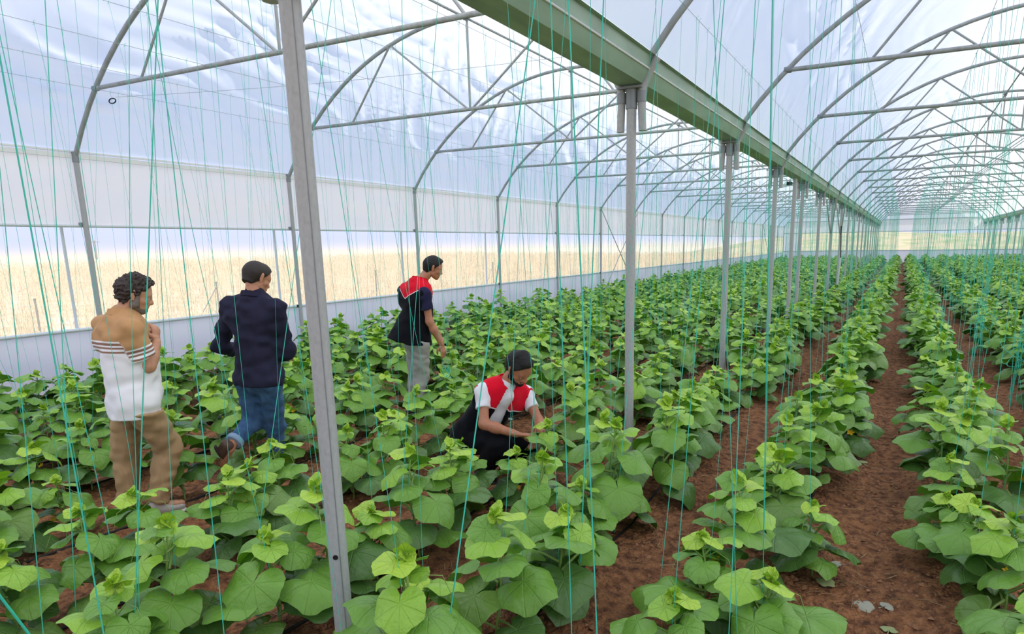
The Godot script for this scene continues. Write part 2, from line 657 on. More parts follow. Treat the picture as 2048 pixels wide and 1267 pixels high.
func truss(x0: float, label: String, group: String, z: float, full: bool) -> Node3D:
	var t := thing("roof_truss", label, "truss", Vector3(0, 0, z), group)
	var b := MB.new()
	var pts := []
	var first := x0 if absf(x0 - XW) < 0.1 else x0 + 0.10
	var last := x0 + SPAN - 0.10
	for k in 33:
		pts.append(arch_point(x0, lerpf(first, last, k / 32.0)))
	b.tube(pts, 0.029, 8)
	part("arch", b.mesh(M.zinc), t)
	var c := x0 + SPAN * 0.5
	var ch := sqrt(RARC * RARC - pow(YCH - YARC, 2))
	part("chord", bar(Vector3(c - ch, YCH, 0), Vector3(c + ch, YCH, 0), 0.026, M.zinc), t)
	part("king_post", bar(Vector3(c, YCH, 0), Vector3(c, YARC + RARC, 0), 0.017, M.zinc, 6), t)
	for s in [-1.0, 1.0]:
		var top := arch_point(x0, c + s * 1.41)
		part("strut", bar(Vector3(c + s * 2.27, YCH, 0), top, 0.016, M.zinc, 6), t)
		part("strut", bar(top, Vector3(c + s * 0.03, YCH, 0), 0.016, M.zinc, 6), t)
	b = MB.new()
	b.box(Transform3D(Basis(), Vector3(c, YARC + RARC - 0.045, 0)), Vector3(0.07, 0.05, 0.06))
	b.tube([Vector3(c - 0.05, YARC + RARC - 0.07, 0.02), Vector3(c + 0.03, YARC + RARC - 0.10, 0.02)], 0.008, 5)
	part("ridge_clamp", b.mesh(M.bracket), t)
	for s in [-1.0, 1.0]:
		b = MB.new()
		b.tube([Vector3(c + s * (ch - 0.05), YCH, 0), Vector3(c + s * (ch + 0.03), YCH, 0)], 0.036, 8)
		part("end_clamp", b.mesh(M.bracket), t)
	return t


func gutter_post_mesh(h: float) -> ArrayMesh:
	var b := MB.new()
	b.tube([Vector3(0, -0.3, 0), Vector3(0, h, 0)], 0.039, 16)
	return b.mesh(M.post)


func frames() -> void:
	# trusses of the three spans
	for k in range(-3, LAST + 1):
		if k >= -2:
			truss(XW, "grey pipe roof truss of the wall side span, %s from the front" % ordinal(k + 3), "roof trusses of the wall side span", frame_z(k), true)
			truss(XG, "grey pipe roof truss of the path side span, %s from the front" % ordinal(k + 3), "roof trusses of the path side span", frame_z(k), true)
		if k >= 4:
			truss(XG + SPAN, "grey roof truss of the span past the far gutter, %s from the front" % ordinal(k - 3), "roof trusses past the far gutter", frame_z(k), true)
	# side wall posts
	for k in range(-2, LAST + 1):
		var t := thing("wall_post", "slim grey side wall post beside the wheat, %s from the front" % ordinal(k + 3), "post", Vector3(XW, 0, frame_z(k)), "side wall posts")
		part("shaft", bar(Vector3(0, -0.3, 0), Vector3(0, YE - 0.03, 0), 0.034, M.post, 12), t)
		part("sleeve", bar(Vector3(0, YE - 0.08, 0), Vector3(0.0, YE + 0.05, 0), 0.040, M.bracket, 12), t)
		var b := MB.new()
		b.box(Transform3D(Basis(), Vector3(-0.02, 0.875, 0.045)), Vector3(0.05, 0.05, 0.03))
		part("rail_clip", b.mesh(M.black), t)
		b = MB.new()
		b.box(Transform3D(Basis(), Vector3(-0.03, 2.24, 0.045)), Vector3(0.04, 0.05, 0.03))
		part("curtain_clip", b.mesh(M.bracket), t)
	for a in [[5, 6, "dark diagonal brace falling from the sixth side wall post"], [6, 5, "pale diagonal brace crossing the dark one on the side wall"], [14, 15, "thin diagonal brace on the side wall near the far end"]]:
		var bx := XW + (0.05 if a[0] < a[1] else 0.09)
		var t := bar(Vector3(bx, YE - 0.08, frame_z(a[0])), Vector3(bx, 0.1, frame_z(a[1])), 0.016, M.zinc, 6)
		tag(part("diagonal_brace", t), a[2], "brace")
	# outer thin poles seen through the open band
	for k in range(-1, 4):
		tag(part("outer_pole", bar(Vector3(XW - 0.35, -0.12, frame_z(k) + 0.12), Vector3(XW - 0.35, 2.25, frame_z(k) + 0.12), 0.02, M.rail)), "thin pale pole outside the side wall, %s from the front" % ordinal(k + 2), "pole", "outer poles")
	# gutter posts of the near gutter
	for k in range(-2, LAST + 1):
		var where := "thick grey gutter post, %s from the front" % ordinal(k + 2)
		if k == -1:
			where = "thick galvanised post nearest the viewer, beside the dark shirt man"
		elif k == -2:
			where = "galvanised gutter post behind the viewer"
		var t := thing("gutter_post", where, "post", Vector3(XG, 0, frame_z(k)), "posts under the near gutter")
		part("shaft", gutter_post_mesh(3.06), t)
		gutter_head(t)
		if k == -1:
			var b := MB.new()
			b.tube([Vector3(0.020, 0.62, 0.0345), Vector3(0.0215, 0.62, 0.037)], 0.011, 10)
			part("bolt_hole", b.mesh(M.black), t)
			part("seam", bar(Vector3(0.033, 0.0, 0.021), Vector3(0.033, 3.05, 0.021), 0.0022, M.bracket, 5), t)
	for k in range(4, LAST + 1):
		var t := thing("gutter_post", "grey post under the far gutter, %s from the front" % ordinal(k - 3), "post", Vector3(XG + SPAN, 0, frame_z(k)), "posts under the far gutter")
		part("shaft", gutter_post_mesh(3.06), t)
		gutter_head(t)
	var spare := thing("gutter_post", "extra grey post close beside the fifth gutter post, black clip on top", "post", Vector3(XG, 0, -14.75), "posts under the near gutter")
	part("shaft", gutter_post_mesh(3.08), spare)
	var cb := MB.new()
	cb.box(Transform3D(Basis(), Vector3(-0.11, 3.0, 0)), Vector3(0.10, 0.06, 0.05))
	cb.tube([Vector3(-0.08, 3.0, 0), Vector3(0, 3.0, 0)], 0.012, 6)
	part("clip", cb.mesh(M.black), spare)
	# V braces near the far posts
	for a in [[5, "first"], [6, "second"]]:
		var t := thing("gutter_brace", "%s pair of pipes spreading up to the gutter from a far post" % a[1], "brace", Vector3(XG, 0, frame_z(a[0])), "gutter braces")
		part("pipe", bar(Vector3(-0.02, 2.1, 0.05), Vector3(-0.13, 3.05, 0.6), 0.02, M.zinc, 6), t)
		part("pipe", bar(Vector3(0.02, 2.1, 0.05), Vector3(0.13, 3.05, 0.6), 0.02, M.zinc, 6), t)
	# the gutters
	for a in [[XG, "long green grey sheet metal rain gutter overhead between the spans"], [XG + SPAN, "green grey rain gutter over the far row of posts"]]:
		var g := thing("rain_gutter", a[1], "gutter", Vector3(a[0], 0, 0), "rain gutters")
		var prof := [Vector2(-0.20, 3.30), Vector2(-0.165, 3.30), Vector2(-0.15, 3.20), Vector2(-0.10, 3.105), Vector2(0.10, 3.105), Vector2(0.15, 3.20), Vector2(0.165, 3.30), Vector2(0.20, 3.30)]
		var inner := []
		for q in prof:
			inner.append(q + Vector2(0, 0.012) if absf(q.x) < 0.14 else q + Vector2(-signf(q.x) * 0.008, 0.004))
		var z := 5.0
		var k := 0
		while z > -64.9:
			var z1 := maxf(z - 3.48, -64.97)
			var b := MB.new()
			for j in prof.size() - 1:
				var u: Vector2 = prof[j]
				var v: Vector2 = prof[j + 1]
				b.face([Vector3(u.x, u.y, z), Vector3(u.x, u.y, z1), Vector3(v.x, v.y, z1), Vector3(v.x, v.y, z)])
				u = inner[j]
				v = inner[j + 1]
				b.face([Vector3(u.x, u.y, z1), Vector3(u.x, u.y, z), Vector3(v.x, v.y, z), Vector3(v.x, v.y, z1)])
			for zz in [z, z1]:
				for j in prof.size() - 1:
					b.face([Vector3(prof[j].x, prof[j].y, zz), Vector3(prof[j + 1].x, prof[j + 1].y, zz), Vector3(inner[j + 1].x, inner[j + 1].y, zz), Vector3(inner[j].x, inner[j].y, zz)])
			part("gutter_length", b.mesh(M.gutter), g)
			# a folded stiffening bead along each side, and a joint strap
			b = MB.new()
			b.tube([Vector3(0.152, 3.205, z), Vector3(0.152, 3.205, z1)], 0.009, 6)
			b.tube([Vector3(-0.152, 3.205, z), Vector3(-0.152, 3.205, z1)], 0.009, 6)
			part("bead", b.mesh(M.rail), g)
			b = MB.new()
			b.box(Transform3D(Basis(), Vector3(0, 3.098, z1)), Vector3(0.21, 0.008, 0.05))
			part("joint_strap", b.mesh(M.rail), g)
			z = z1 - 0.02
			k += 1
	# ridge pipes and crop wires
	for a in [[XW, "ridge pipe along the top of the wall side span"], [XG, "ridge pipe along the top of the path side span"]]:
		tag(part("ridge_pipe", bar(Vector3(a[0] + SPAN / 2, YARC + RARC - 0.055, 5.0), Vector3(a[0] + SPAN / 2, YARC + RARC - 0.055, -64.9), 0.017, M.zinc, 6)), a[1], "pipe")
	for k in range(-9, 6):
		var x := 0.52 + 1.04 * k
		if absf(x - XG) < 0.2 or x < XW + 0.4:
			continue
		var hy := wire_height(x)
		tag(part("crop_wire", bar(Vector3(x, hy, 5.0), Vector3(x, hy, -64.8), 0.0022, M.wire, 4)), "thin overhead wire above the %s" % row_name(k), "wire", "overhead crop wires")
	# a slack wire across the near frames
	for a in [[-3, 0.35], [0, 0.1], [2, 0.2], [5, 0.15]]:
		var b := MB.new()
		var pts := []
		for j in 9:
			var t := j / 8.0
			pts.append(Vector3(lerpf(XW + 0.85, XG - 0.85, t), 3.74 - 0.05 * sin(PI * t), frame_z(a[0]) - a[1] - 1.2 * t))
		b.tube(pts, 0.0022, 4, false)
		tag(part("cross_wire", b.mesh(M.wire)), "thin slack wire strung across the span near truss number %s" % ordinal(a[0] + 4), "wire", "slack cross wires")
	# ring stuck to the film
	var tor := TorusMesh.new()
	tor.inner_radius = 0.032
	tor.outer_radius = 0.046
	tor.material = M.black
	var rp := arch_point(XW, -9.1)
	var nrm := Vector3(-0.68, 0.73, 0)
	tag(part("rubber_ring", tor, self, Transform3D(Basis(Quaternion(Vector3.UP, nrm)), rp + Vector3(0, 0.0, -5.72))), "small dark ring on the roof film beside the first truss", "ring")


func wire_height(x: float) -> float:
	var x0 := XW if x < XG else (XG if x < XG + SPAN else XG + SPAN)
	return minf(3.80, arch_point(x0, x).y - 0.12)


func gutter_head(t: Node3D) -> void:
	# saddle plate, collar and the two sleeves that take the arch feet
	var b := MB.new()
	b.tube([Vector3(0, 2.93, 0), Vector3(0, 3.075, 0)], 0.047, 14)
	part("collar", b.mesh(M.bracket), t)
	b = MB.new()
	b.box(Transform3D(Basis(), Vector3(0, 3.083, 0)), Vector3(0.20, 0.014, 0.12))
	part("saddle_plate", b.mesh(M.bracket), t)
	for s in [-1.0, 1.0]:
		b = MB.new()
		b.tube([Vector3(s * 0.093, 2.76, 0), Vector3(s * 0.083, 3.03, 0), Vector3(s * 0.095, 3.09, 0), Vector3(s * 0.15, 3.20, 0), Vector3(s * 0.21, 3.29, 0)], 0.031, 10)
		part("arch_foot", b.mesh(M.post), t)
		b = MB.new()
		b.tube([Vector3(s * 0.084, 2.975, 0), Vector3(s * 0.084, 3.055, 0)], 0.038, 10)
		part("foot_ring", b.mesh(M.bracket), t)


func row_name(k: int) -> String:
	match k:
		-1: return "row on the bare path's near side"
		0: return "first row across the bare path"
		1: return "second row across the bare path"
		2: return "third row across the bare path"
		3: return "fourth row across the bare path"
		4: return "fifth row across the bare path"
		5: return "sixth row across the bare path"
		-2: return "row just before the gutter posts"
	return "%s row behind the gutter posts" % ordinal(-k - 2)


# ---------------------------------------------------------------- people

# a bone of the distance field: tapered, optionally flattened along `side`, optionally cut flat past b (cap 1), past a (cap 2) or both (3)
func bone(a: Vector3, b: Vector3, ra: float, rb: float, side := Vector3.ZERO, flat := 1.0, cap := 0, sub := false) -> Array:
	return [a, b, ra, rb, side, flat, cap, sub]


# meshes the smooth union of bones as surface nets into mb; cuts are [point, normal] planes that take away what lies past them
func net(mb: MB, bones: Array, cell: float, k: float, cuts := [], amp := 0.0, freq := Vector3.ONE, tex := {}) -> void:
	var lo := Vector3(1e9, 1e9, 1e9)
	var hi := -lo
	for q in bones:
		if q[7]:
			continue
		var r: float = maxf(q[2], q[3])
		lo = lo.min(q[0] - Vector3.ONE * r).min(q[1] - Vector3.ONE * r)
		hi = hi.max(q[0] + Vector3.ONE * r).max(q[1] + Vector3.ONE * r)
	lo -= Vector3.ONE * (cell * 3.0 + amp)
	hi += Vector3.ONE * (cell * 3.0 + amp)
	var nx := int((hi.x - lo.x) / cell) + 2
	var ny := int((hi.y - lo.y) / cell) + 2
	var nz := int((hi.z - lo.z) / cell) + 2
	var g := PackedFloat32Array()
	g.resize(nx * ny * nz)
	g.fill(1.0)
	for q in bones:
		var a: Vector3 = q[0]
		var b: Vector3 = q[1]
		var ra: float = q[2]
		var rb: float = q[3]
		var side: Vector3 = q[4]
		var fl: float = q[5] - 1.0
		var cap: int = q[6]
		var sub: bool = q[7]
		var pad := maxf(ra, rb) + k + cell * 2.0
		var p0 := ((a.min(b) - Vector3.ONE * pad - lo) / cell).floor()
		var p1 := ((a.max(b) + Vector3.ONE * pad - lo) / cell).ceil()
		var dir := (b - a).normalized()
		var ba := b - a
		if fl != 0.0:
			ba += side * (ba.dot(side) * fl)
		var inv := 1.0 / maxf(ba.dot(ba), 1e-9)
		for iz in range(maxi(0, int(p0.z)), mini(nz, int(p1.z) + 1)):
			for iy in range(maxi(0, int(p0.y)), mini(ny, int(p1.y) + 1)):
				var at := (iz * ny + iy) * nx
				for ix in range(maxi(0, int(p0.x)), mini(nx, int(p1.x) + 1)):
					var p := Vector3(lo.x + ix * cell, lo.y + iy * cell, lo.z + iz * cell)
					var w := p - a
					if fl != 0.0:
						w += side * (w.dot(side) * fl)
					var t := clampf(w.dot(ba) * inv, 0.0, 1.0)
					var d := (w - ba * t).length() - (ra + (rb - ra) * t)
					if cap & 1:
						d = maxf(d, (p - b).dot(dir))
					if cap & 2:
						d = maxf(d, (a - p).dot(dir))
					var o := g[at + ix]
					if sub:
						g[at + ix] = maxf(o, -d)
					else:
						var h := maxf(k - absf(o - d), 0.0) / k
						g[at + ix] = minf(o, d) - h * h * k * 0.25
	for c in cuts:
		var nn: Vector3 = c[1].normalized()
		var off: float = nn.dot(c[0])
		for iz in nz:
			for iy in ny:
				var at := (iz * ny + iy) * nx
				var base := nn.y * (lo.y + iy * cell) + nn.z * (lo.z + iz * cell) - off
				for ix in nx:
					var d := nn.x * (lo.x + ix * cell) + base
					if d > g[at + ix]:
						g[at + ix] = d
	if amp > 0.0:
		for iz in nz:
			for iy in ny:
				var at := (iz * ny + iy) * nx
				for ix in nx:
					if absf(g[at + ix]) < amp + cell * 1.8:
						g[at + ix] += amp * noise.get_noise_3d((lo.x + ix * cell) * freq.x, (lo.y + iy * cell) * freq.y, (lo.z + iz * cell) * freq.z)
	# one vertex in each crossed cell
	var id := PackedInt32Array()
	id.resize(nx * ny * nz)
	id.fill(-1)
	var first := mb.v.size()
	var sy := nx
	var sz := nx * ny
	var corner := [0, 1, sy, sy + 1, sz, sz + 1, sz + sy, sz + sy + 1]
	var edge := [[0, 1], [2, 3], [4, 5], [6, 7], [0, 2], [1, 3], [4, 6], [5, 7], [0, 4], [1, 5], [2, 6], [3, 7]]
	for iz in nz - 1:
		for iy in ny - 1:
			var row := (iz * ny + iy) * nx
			for ix in nx - 1:
				var at := row + ix
				var s := g[at] < 0.0
				if (g[at + 1] < 0.0) == s and (g[at + sy] < 0.0) == s and (g[at + sy + 1] < 0.0) == s and (g[at + sz] < 0.0) == s and (g[at + sz + 1] < 0.0) == s and (g[at + sz + sy] < 0.0) == s and (g[at + sz + sy + 1] < 0.0) == s:
					continue
				var sum := Vector3.ZERO
				var cnt := 0
				for e in edge:
					var u := g[at + corner[e[0]]]
					var w := g[at + corner[e[1]]]
					if (u < 0.0) != (w < 0.0):
						var t := u / (u - w)
						var c0 := Vector3(e[0] & 1, (e[0] >> 1) & 1, e[0] >> 2)
						var c1 := Vector3(e[1] & 1, (e[1] >> 1) & 1, e[1] >> 2)
						sum += c0 + (c1 - c0) * t
						cnt += 1
				var p := lo + (Vector3(ix, iy, iz) + sum / cnt) * cell
				id[at] = mb.add(p, Vector3.ZERO, print_place(tex, p) if tex else Vector2.ZERO)
	var dirs := [[1, sy, sz], [sy, sz, 1], [sz, 1, sy]]
	for iz in range(1, nz - 1):
		for iy in range(1, ny - 1):
			var row := (iz * ny + iy) * nx
			for ix in range(1, nx - 1):
				var at := row + ix
				if id[at] < 0 and id[at - 1] < 0 and id[at - sy] < 0 and id[at - sz] < 0:
					continue
				var s := g[at] < 0.0
				for d in dirs:
					if (g[at + d[0]] < 0.0) != s:
						var q0 := id[at]
						var q1 := id[at - d[1]]
						var q2 := id[at - d[1] - d[2]]
						var q3 := id[at - d[2]]
						if q0 < 0 or q1 < 0 or q2 < 0 or q3 < 0:
							continue
						if s:
							mb.quad(q0, q1, q2, q3)
						else:
							mb.quad(q3, q2, q1, q0)
	# smooth normals (indices run clockwise)
	var k3 := 0
	while k3 < mb.i.size():
		var i0 := mb.i[k3]
		if i0 >= first:
			var i1 := mb.i[k3 + 1]
			var i2 := mb.i[k3 + 2]
			var nn := (mb.v[i2] - mb.v[i0]).cross(mb.v[i1] - mb.v[i0])
			mb.n[i0] += nn
			mb.n[i1] += nn
			mb.n[i2] += nn
		k3 += 3
	for j in range(first, mb.v.size()):
		mb.n[j] = mb.n[j].normalized()


# a hand as its own fine net: wrist, the way the fingers point, the palm's normal, curl of the fingers, +1 for thumb on (dir x palm) side
func hand(mb: MB, wrist: Vector3, dir: Vector3, palm: Vector3, thumb: float, curl: float) -> void:
	dir = dir.normalized()
	palm = (palm - dir * palm.dot(dir)).normalized()
	var across := dir.cross(palm).normalized() * thumb      # towards the thumb
	var q := [bone(wrist - dir * 0.03, wrist + dir * 0.02, 0.026, 0.027, palm, 1.35), bone(wrist + dir * 0.015, wrist + dir * 0.075, 0.028, 0.037, palm, 2.0)]
	var lens := [0.072, 0.080, 0.074, 0.058]
	for f in 4:
		var root := wrist + dir * (0.086 - 0.004 * absf(f - 1.2)) + across * (0.028 - 0.0185 * f)
		var d := dir
		var at := root
		var r := 0.0092 - 0.0006 * f
		for s in 3:
			var a := curl * (0.55 if s == 0 else 1.0)
			d = (d * cos(a) + palm * sin(a)).normalized()
			var nextp: Vector3 = at + d * lens[f] * [0.45, 0.32, 0.26][s]
			q.append(bone(at, nextp, r, r * 0.92))
			at = nextp
			palm = palm
	var t0 := wrist + dir * 0.025 + across * 0.026
	var td := (dir * 0.6 + across * 0.75 + palm * 0.35).normalized()
	var t1 := t0 + td * 0.042
	var t2 := t1 + (dir * 0.85 + across * 0.1 + palm * (0.35 + 0.4 * curl)).normalized() * 0.030
	var t3 := t2 + (dir * 0.9 - across * 0.1 + palm * (0.35 + 0.5 * curl)).normalized() * 0.024
	q.append(bone(t0, t1, 0.0135, 0.0115))
	q.append(bone(t1, t2, 0.0112, 0.0102))
	q.append(bone(t2, t3, 0.0102, 0.0085))
	net(mb, q, 0.0042, 0.008)


func skin_mat(c: Color) -> StandardMaterial3D:
	var m := mat(c, 0.5)
	m.subsurf_scatter_enabled = true
	m.subsurf_scatter_strength = 0.12
	m.albedo_texture = noise_tex(128, 0.05, 3, [[0.0, 0.5, 1.0], [Color(0.90, 0.86, 0.84), Color(0.97, 0.96, 0.95), Color(1, 1, 1)]], 41)
	m.uv1_triplanar = true
	m.uv1_scale = Vector3(6, 6, 6)
	return m


func cloth(c: Color, tex: Texture2D = null, sheen := 0.15) -> StandardMaterial3D:
	var m := mat(c, 0.85)
	m.rim_enabled = true
	m.rim = sheen
	m.rim_tint = 0.6
	m.metallic_specular = 0.25
	if tex:
		m.albedo_texture = tex
		m.texture_repeat = false
	return m


func bands(list: Array) -> ImageTexture:
	# list of [upto (0..1), colour]; v runs down the picture
	var im := Image.create(4, 256, false, Image.FORMAT_RGB8)
	for y in 256:
		var c: Color = list[-1][1]
		for e in list:
			if y / 256.0 < e[0]:
				c = e[1]
				break
		for x in 4:
			im.set_pixel(x, y, c)
	return ImageTexture.create_from_image(im)


# where a point of a garment falls on its print: v runs down from half a metre above the line to half a metre below
func print_place(tex: Dictionary, p: Vector3) -> Vector2:
	var d: Dictionary = tex.d
	var right: Vector3 = tex.right
	var spine: Vector3 = tex.spine
	if tex.kind == "stripes":
		var best: float = (p - d.stripe_at).dot(spine)
		for s in ["l", "r"]:
			var sh: Vector3 = d["sh" + s]
			var ax: Vector3 = (d["el" + s] - sh).normalized()
			var w := p - sh
			var along := w.dot(ax)
			var out: float = w.dot(right) * (1.0 if s == "r" else -1.0)
			if (w - ax * along).length() < 0.092 and along > 0.02 and out > -0.012:
				best = d.sleeve_stripe - along
		return Vector2(0.5, clampf(0.5 - best, 0.0, 1.0))
	var v: Vector3 = p - d.nk
	var side := absf(v.dot(right))
	var h := -v.dot(spine)
	var yoke: Vector3 = d.yoke
	var line: float = (yoke.x + yoke.y * side) if v.dot(tex.fwd) < 0.0 else yoke.z + 0.12 * maxf(0.0, 0.10 - side)
	return Vector2(0.5, clampf(0.5 + (h - line), 0.0, 1.0))


# head bones in world axes; o: centre between the ears, f: forwards, u: up
func head_bones(o: Vector3, f: Vector3, u: Vector3, s := 1.0) -> Array:
	var r := f.cross(u).normalized()
	var h := Frame.new(o, r * s, u * s, f * s)
	var q := [
		bone(h.at(0, 0.028, -0.026), h.at(0, 0.034, 0.020), 0.080 * s, 0.076 * s, r, 1.06),
		bone(h.at(0, 0.01, 0.035), h.at(0, -0.05, 0.045), 0.060 * s, 0.050 * s),
		bone(h.at(0.032, -0.058, 0.012), h.at(0.008, -0.082, 0.066), 0.028 * s, 0.025 * s),
		bone(h.at(-0.032, -0.058, 0.012), h.at(-0.008, -0.082, 0.066), 0.028 * s, 0.025 * s),
		bone(h.at(0.034, 0.022, 0.074), h.at(-0.034, 0.022, 0.074), 0.018 * s, 0.018 * s),
		bone(h.at(0.036, -0.022, 0.062), h.at(0.040, -0.026, 0.048), 0.022 * s, 0.022 * s),
		bone(h.at(-0.036, -0.022, 0.062), h.at(-0.040, -0.026, 0.048), 0.022 * s, 0.022 * s),
	]
	return q


func face_bones(o: Vector3, f: Vector3, u: Vector3, s := 1.0) -> Array:
	var r := f.cross(u).normalized()
	var h := Frame.new(o, r * s, u * s, f * s)
	var q := head_bones(o, f, u, s)
	q.append(bone(h.at(0, 0.012, 0.090), h.at(0, -0.026, 0.112), 0.0085 * s, 0.0125 * s))
	q.append(bone(h.at(0.011, -0.030, 0.099), h.at(-0.011, -0.030, 0.099), 0.0095 * s, 0.0095 * s))
	q.append(bone(h.at(0.018, -0.0535, 0.090), h.at(-0.018, -0.0535, 0.090), 0.0075 * s, 0.0075 * s))
	q.append(bone(h.at(0.015, -0.0625, 0.090), h.at(-0.015, -0.0625, 0.090), 0.0078 * s, 0.0078 * s))
	q.append(bone(h.at(0, -0.090, 0.082), h.at(0, -0.088, 0.078), 0.016 * s, 0.016 * s))
	for e in [-1.0, 1.0]:
		q.append(bone(h.at(e * 0.080, 0.018, -0.012), h.at(e * 0.074, -0.026, 0.0), 0.017 * s, 0.011 * s, (r * e * 0.92 - f * 0.38).normalized(), 2.4))
		q.append(bone(h.at(e * 0.031, 0.002, 0.096), h.at(e * 0.035, 0.002, 0.095), 0.0115 * s, 0.0115 * s, Vector3.ZERO, 1.0, 0, true))
	return q


# builds one man from his joints; d holds joints and looks
func man(d: Dictionary) -> void:
	var at: Vector3 = d.at
	var t := thing("person", d.label, "person", at)
	var right: Vector3 = (d.shr - d.shl).normalized()
	var spine: Vector3 = (d.nk - d.pv).normalized()
	var fwd: Vector3 = spine.cross(right).normalized()      # up x right points ahead
	right = fwd.cross(spine).normalized()
	var hf: Vector3 = d.head_f.normalized()
	var hu: Vector3 = d.head_u.normalized()
	hu = (hu - hf * hu.dot(hf)).normalized()
	var mid: Vector3 = d.pv.lerp(d.nk, 0.45)
	var chest: Vector3 = d.pv.lerp(d.nk, 0.78)
	var fat: float = d.get("fat", 0.0)
	var hs: float = d.get("head_s", 1.0)                    # size of the head
	# ------- skin: one continuous body, a finer net for head and hands
	var mb := MB.new()
	var shoulder: Vector3 = (d.shl + d.shr) * 0.5
	var q := [
		bone(d.hpl, d.hpr, 0.085, 0.085), bone(d.pv, mid, 0.115, 0.120, fwd, 1.3), bone(mid, chest, 0.120, 0.130, fwd, 1.4),
		bone(d.shl, d.shr, 0.048, 0.048), bone(shoulder, d.nk, 0.075, 0.055), bone(d.nk - hu * 0.03, d.hd - hu * 0.03 - hf * 0.015, 0.056, 0.056),
	]
	for s in ["l", "r"]:
		var sh: Vector3 = d["sh" + s]
		var el: Vector3 = d["el" + s]
		var wr: Vector3 = d["wr" + s]
		q.append(bone(sh, el, 0.047, 0.039))
		q.append(bone(el, el.lerp(wr, 0.35), 0.039, 0.041))
		q.append(bone(el.lerp(wr, 0.35), wr, 0.041, 0.028))
		q.append(bone(d["hp" + s], d["kn" + s], 0.078, 0.052))
		q.append(bone(d["kn" + s], d["an" + s], 0.050, 0.036))
		q.append(bone(d["an" + s] + Vector3(0, -0.02, 0), d["an" + s] + d["toe" + s] * 0.15 + Vector3(0, -0.035, 0), 0.036, 0.028))
	net(mb, q, 0.014, 0.035)
	net(mb, face_bones(d.hd, hf, hu, hs), d.get("face_cell", 0.005), 0.019)
	hand(mb, d.wrl, d.handl[0], d.handl[1], d.handl[2], d.handl[3])
	hand(mb, d.wrr, d.handr[0], d.handr[1], d.handr[2], d.handr[3])
	var skin := skin_mat(d.skin)
	part("body", mb.mesh(skin), t)
	# ------- eyes and brows
	var hr := hf.cross(hu).normalized()
	var one_f := hf
	var one_u := hu
	var one_r := hr
	hf *= hs
	hu *= hs
	hr *= hs
	for e in [-1.0, 1.0]:
		var ep: Vector3 = d.hd + hr * e * 0.033 + hu * 0.002 + hf * 0.0835
		var sp := SphereMesh.new()
		sp.radius = 0.0115
		sp.height = 0.023
		sp.radial_segments = 12
		sp.rings = 6
		sp.material = M.eye_white
		part("eye", sp, t, Transform3D(Basis(), ep))
		sp = SphereMesh.new()
		sp.radius = 0.0058
		sp.height = 0.0116
		sp.radial_segments = 10
		sp.rings = 5
		sp.material = M.iris
		part("iris", sp, t, Transform3D(Basis(), ep + hf * 0.0072 - hu * 0.003))
		mb = MB.new()
		mb.tube([d.hd + hr * e * 0.014 + hu * 0.019 + hf * 0.0945, d.hd + hr * e * 0.033 + hu * 0.025 + hf * 0.0925, d.hd + hr * e * 0.052 + hu * 0.020 + hf * 0.080], [0.004, 0.0045, 0.0025], 6)
		part("eyebrow", mb.mesh(d.hair_mat), t)
		mb = MB.new()                                    # lowered lid
		mb.tube([ep - hr * 0.013 + hu * 0.006 + hf * 0.003, ep + hu * 0.0085 + hf * 0.0075, ep + hr * 0.013 + hu * 0.006 + hf * 0.003], 0.0052, 6)
		part("eyelid", mb.mesh(skin), t)
	# ------- hair and beard
	mb = MB.new()
	q = []
	var hh: float = d.hair
	for b in head_bones(d.hd, one_f, one_u, hs).slice(0, 1):                # cranium
		q.append(bone(b[0] + hu * 0.004, b[1] + hu * 0.006, b[2] + hh, b[3] + hh, b[4], b[5]))
	q.append(bone(d.hd + hu * 0.015 - hf * 0.042, d.hd - hu * 0.068 - hf * 0.044, 0.067 * hs + hh * 0.5, 0.046 * hs + hh * 0.3, one_r, 0.92))
	if d.get("top", 0.0) > 0.0:                          # longer hair on top, swept to the front
		q.append(bone(d.hd + hu * (0.085 + d.top) - hf * 0.02, d.hd + hu * (0.080 + d.top) + hf * 0.055, 0.045 * hs, 0.036 * hs, one_r, 0.75))
	net(mb, q, 0.0055, 0.02, [[d.hd + hf * 0.070 + hu * 0.062, hf * 0.75 - hu * 0.66], [d.hd - hu * 0.074 - hf * 0.03, -hu - hf * 0.25], [d.hd + hf * 0.012 - hu * 0.0, hf * 1.0 - hu * 0.75]] , d.get("curl", 0.003), Vector3.ONE * d.get("curl_freq", 55.0))
	var hairs := mb.mesh(d.hair_mat)
	part("hair", hairs, t)
	if d.has("beard"):
		mb = MB.new()
		q = []
		for b in head_bones(d.hd, one_f, one_u, hs).slice(2, 4):
			q.append(bone(b[0] - hu * 0.002, b[1], b[2] + d.beard, b[3] + d.beard))
		q.append(bone(d.hd - hu * 0.086 + hf * 0.076, d.hd - hu * 0.090 + hf * 0.070, 0.021 + d.beard, 0.021 + d.beard))
		for e in [-1.0, 1.0]:
			q.append(bone(d.hd + hr * e * 0.066 + hu * 0.018 + hf * 0.018, d.hd + hr * e * 0.056 - hu * 0.055 + hf * 0.022, 0.012, 0.020 + d.beard))
		q.append(bone(d.hd - hu * 0.044 + hf * 0.094 + hr * 0.022, d.hd - hu * 0.044 + hf * 0.094 - hr * 0.022, 0.0065 + d.beard * 0.5, 0.0065 + d.beard * 0.5))
		q.append(bone(d.hd - hu * 0.056 + hf * 0.094 + hr * 0.012, d.hd - hu * 0.0575 + hf * 0.094 - hr * 0.012, 0.0055, 0.0055, Vector3.ZERO, 1.0, 0, true))
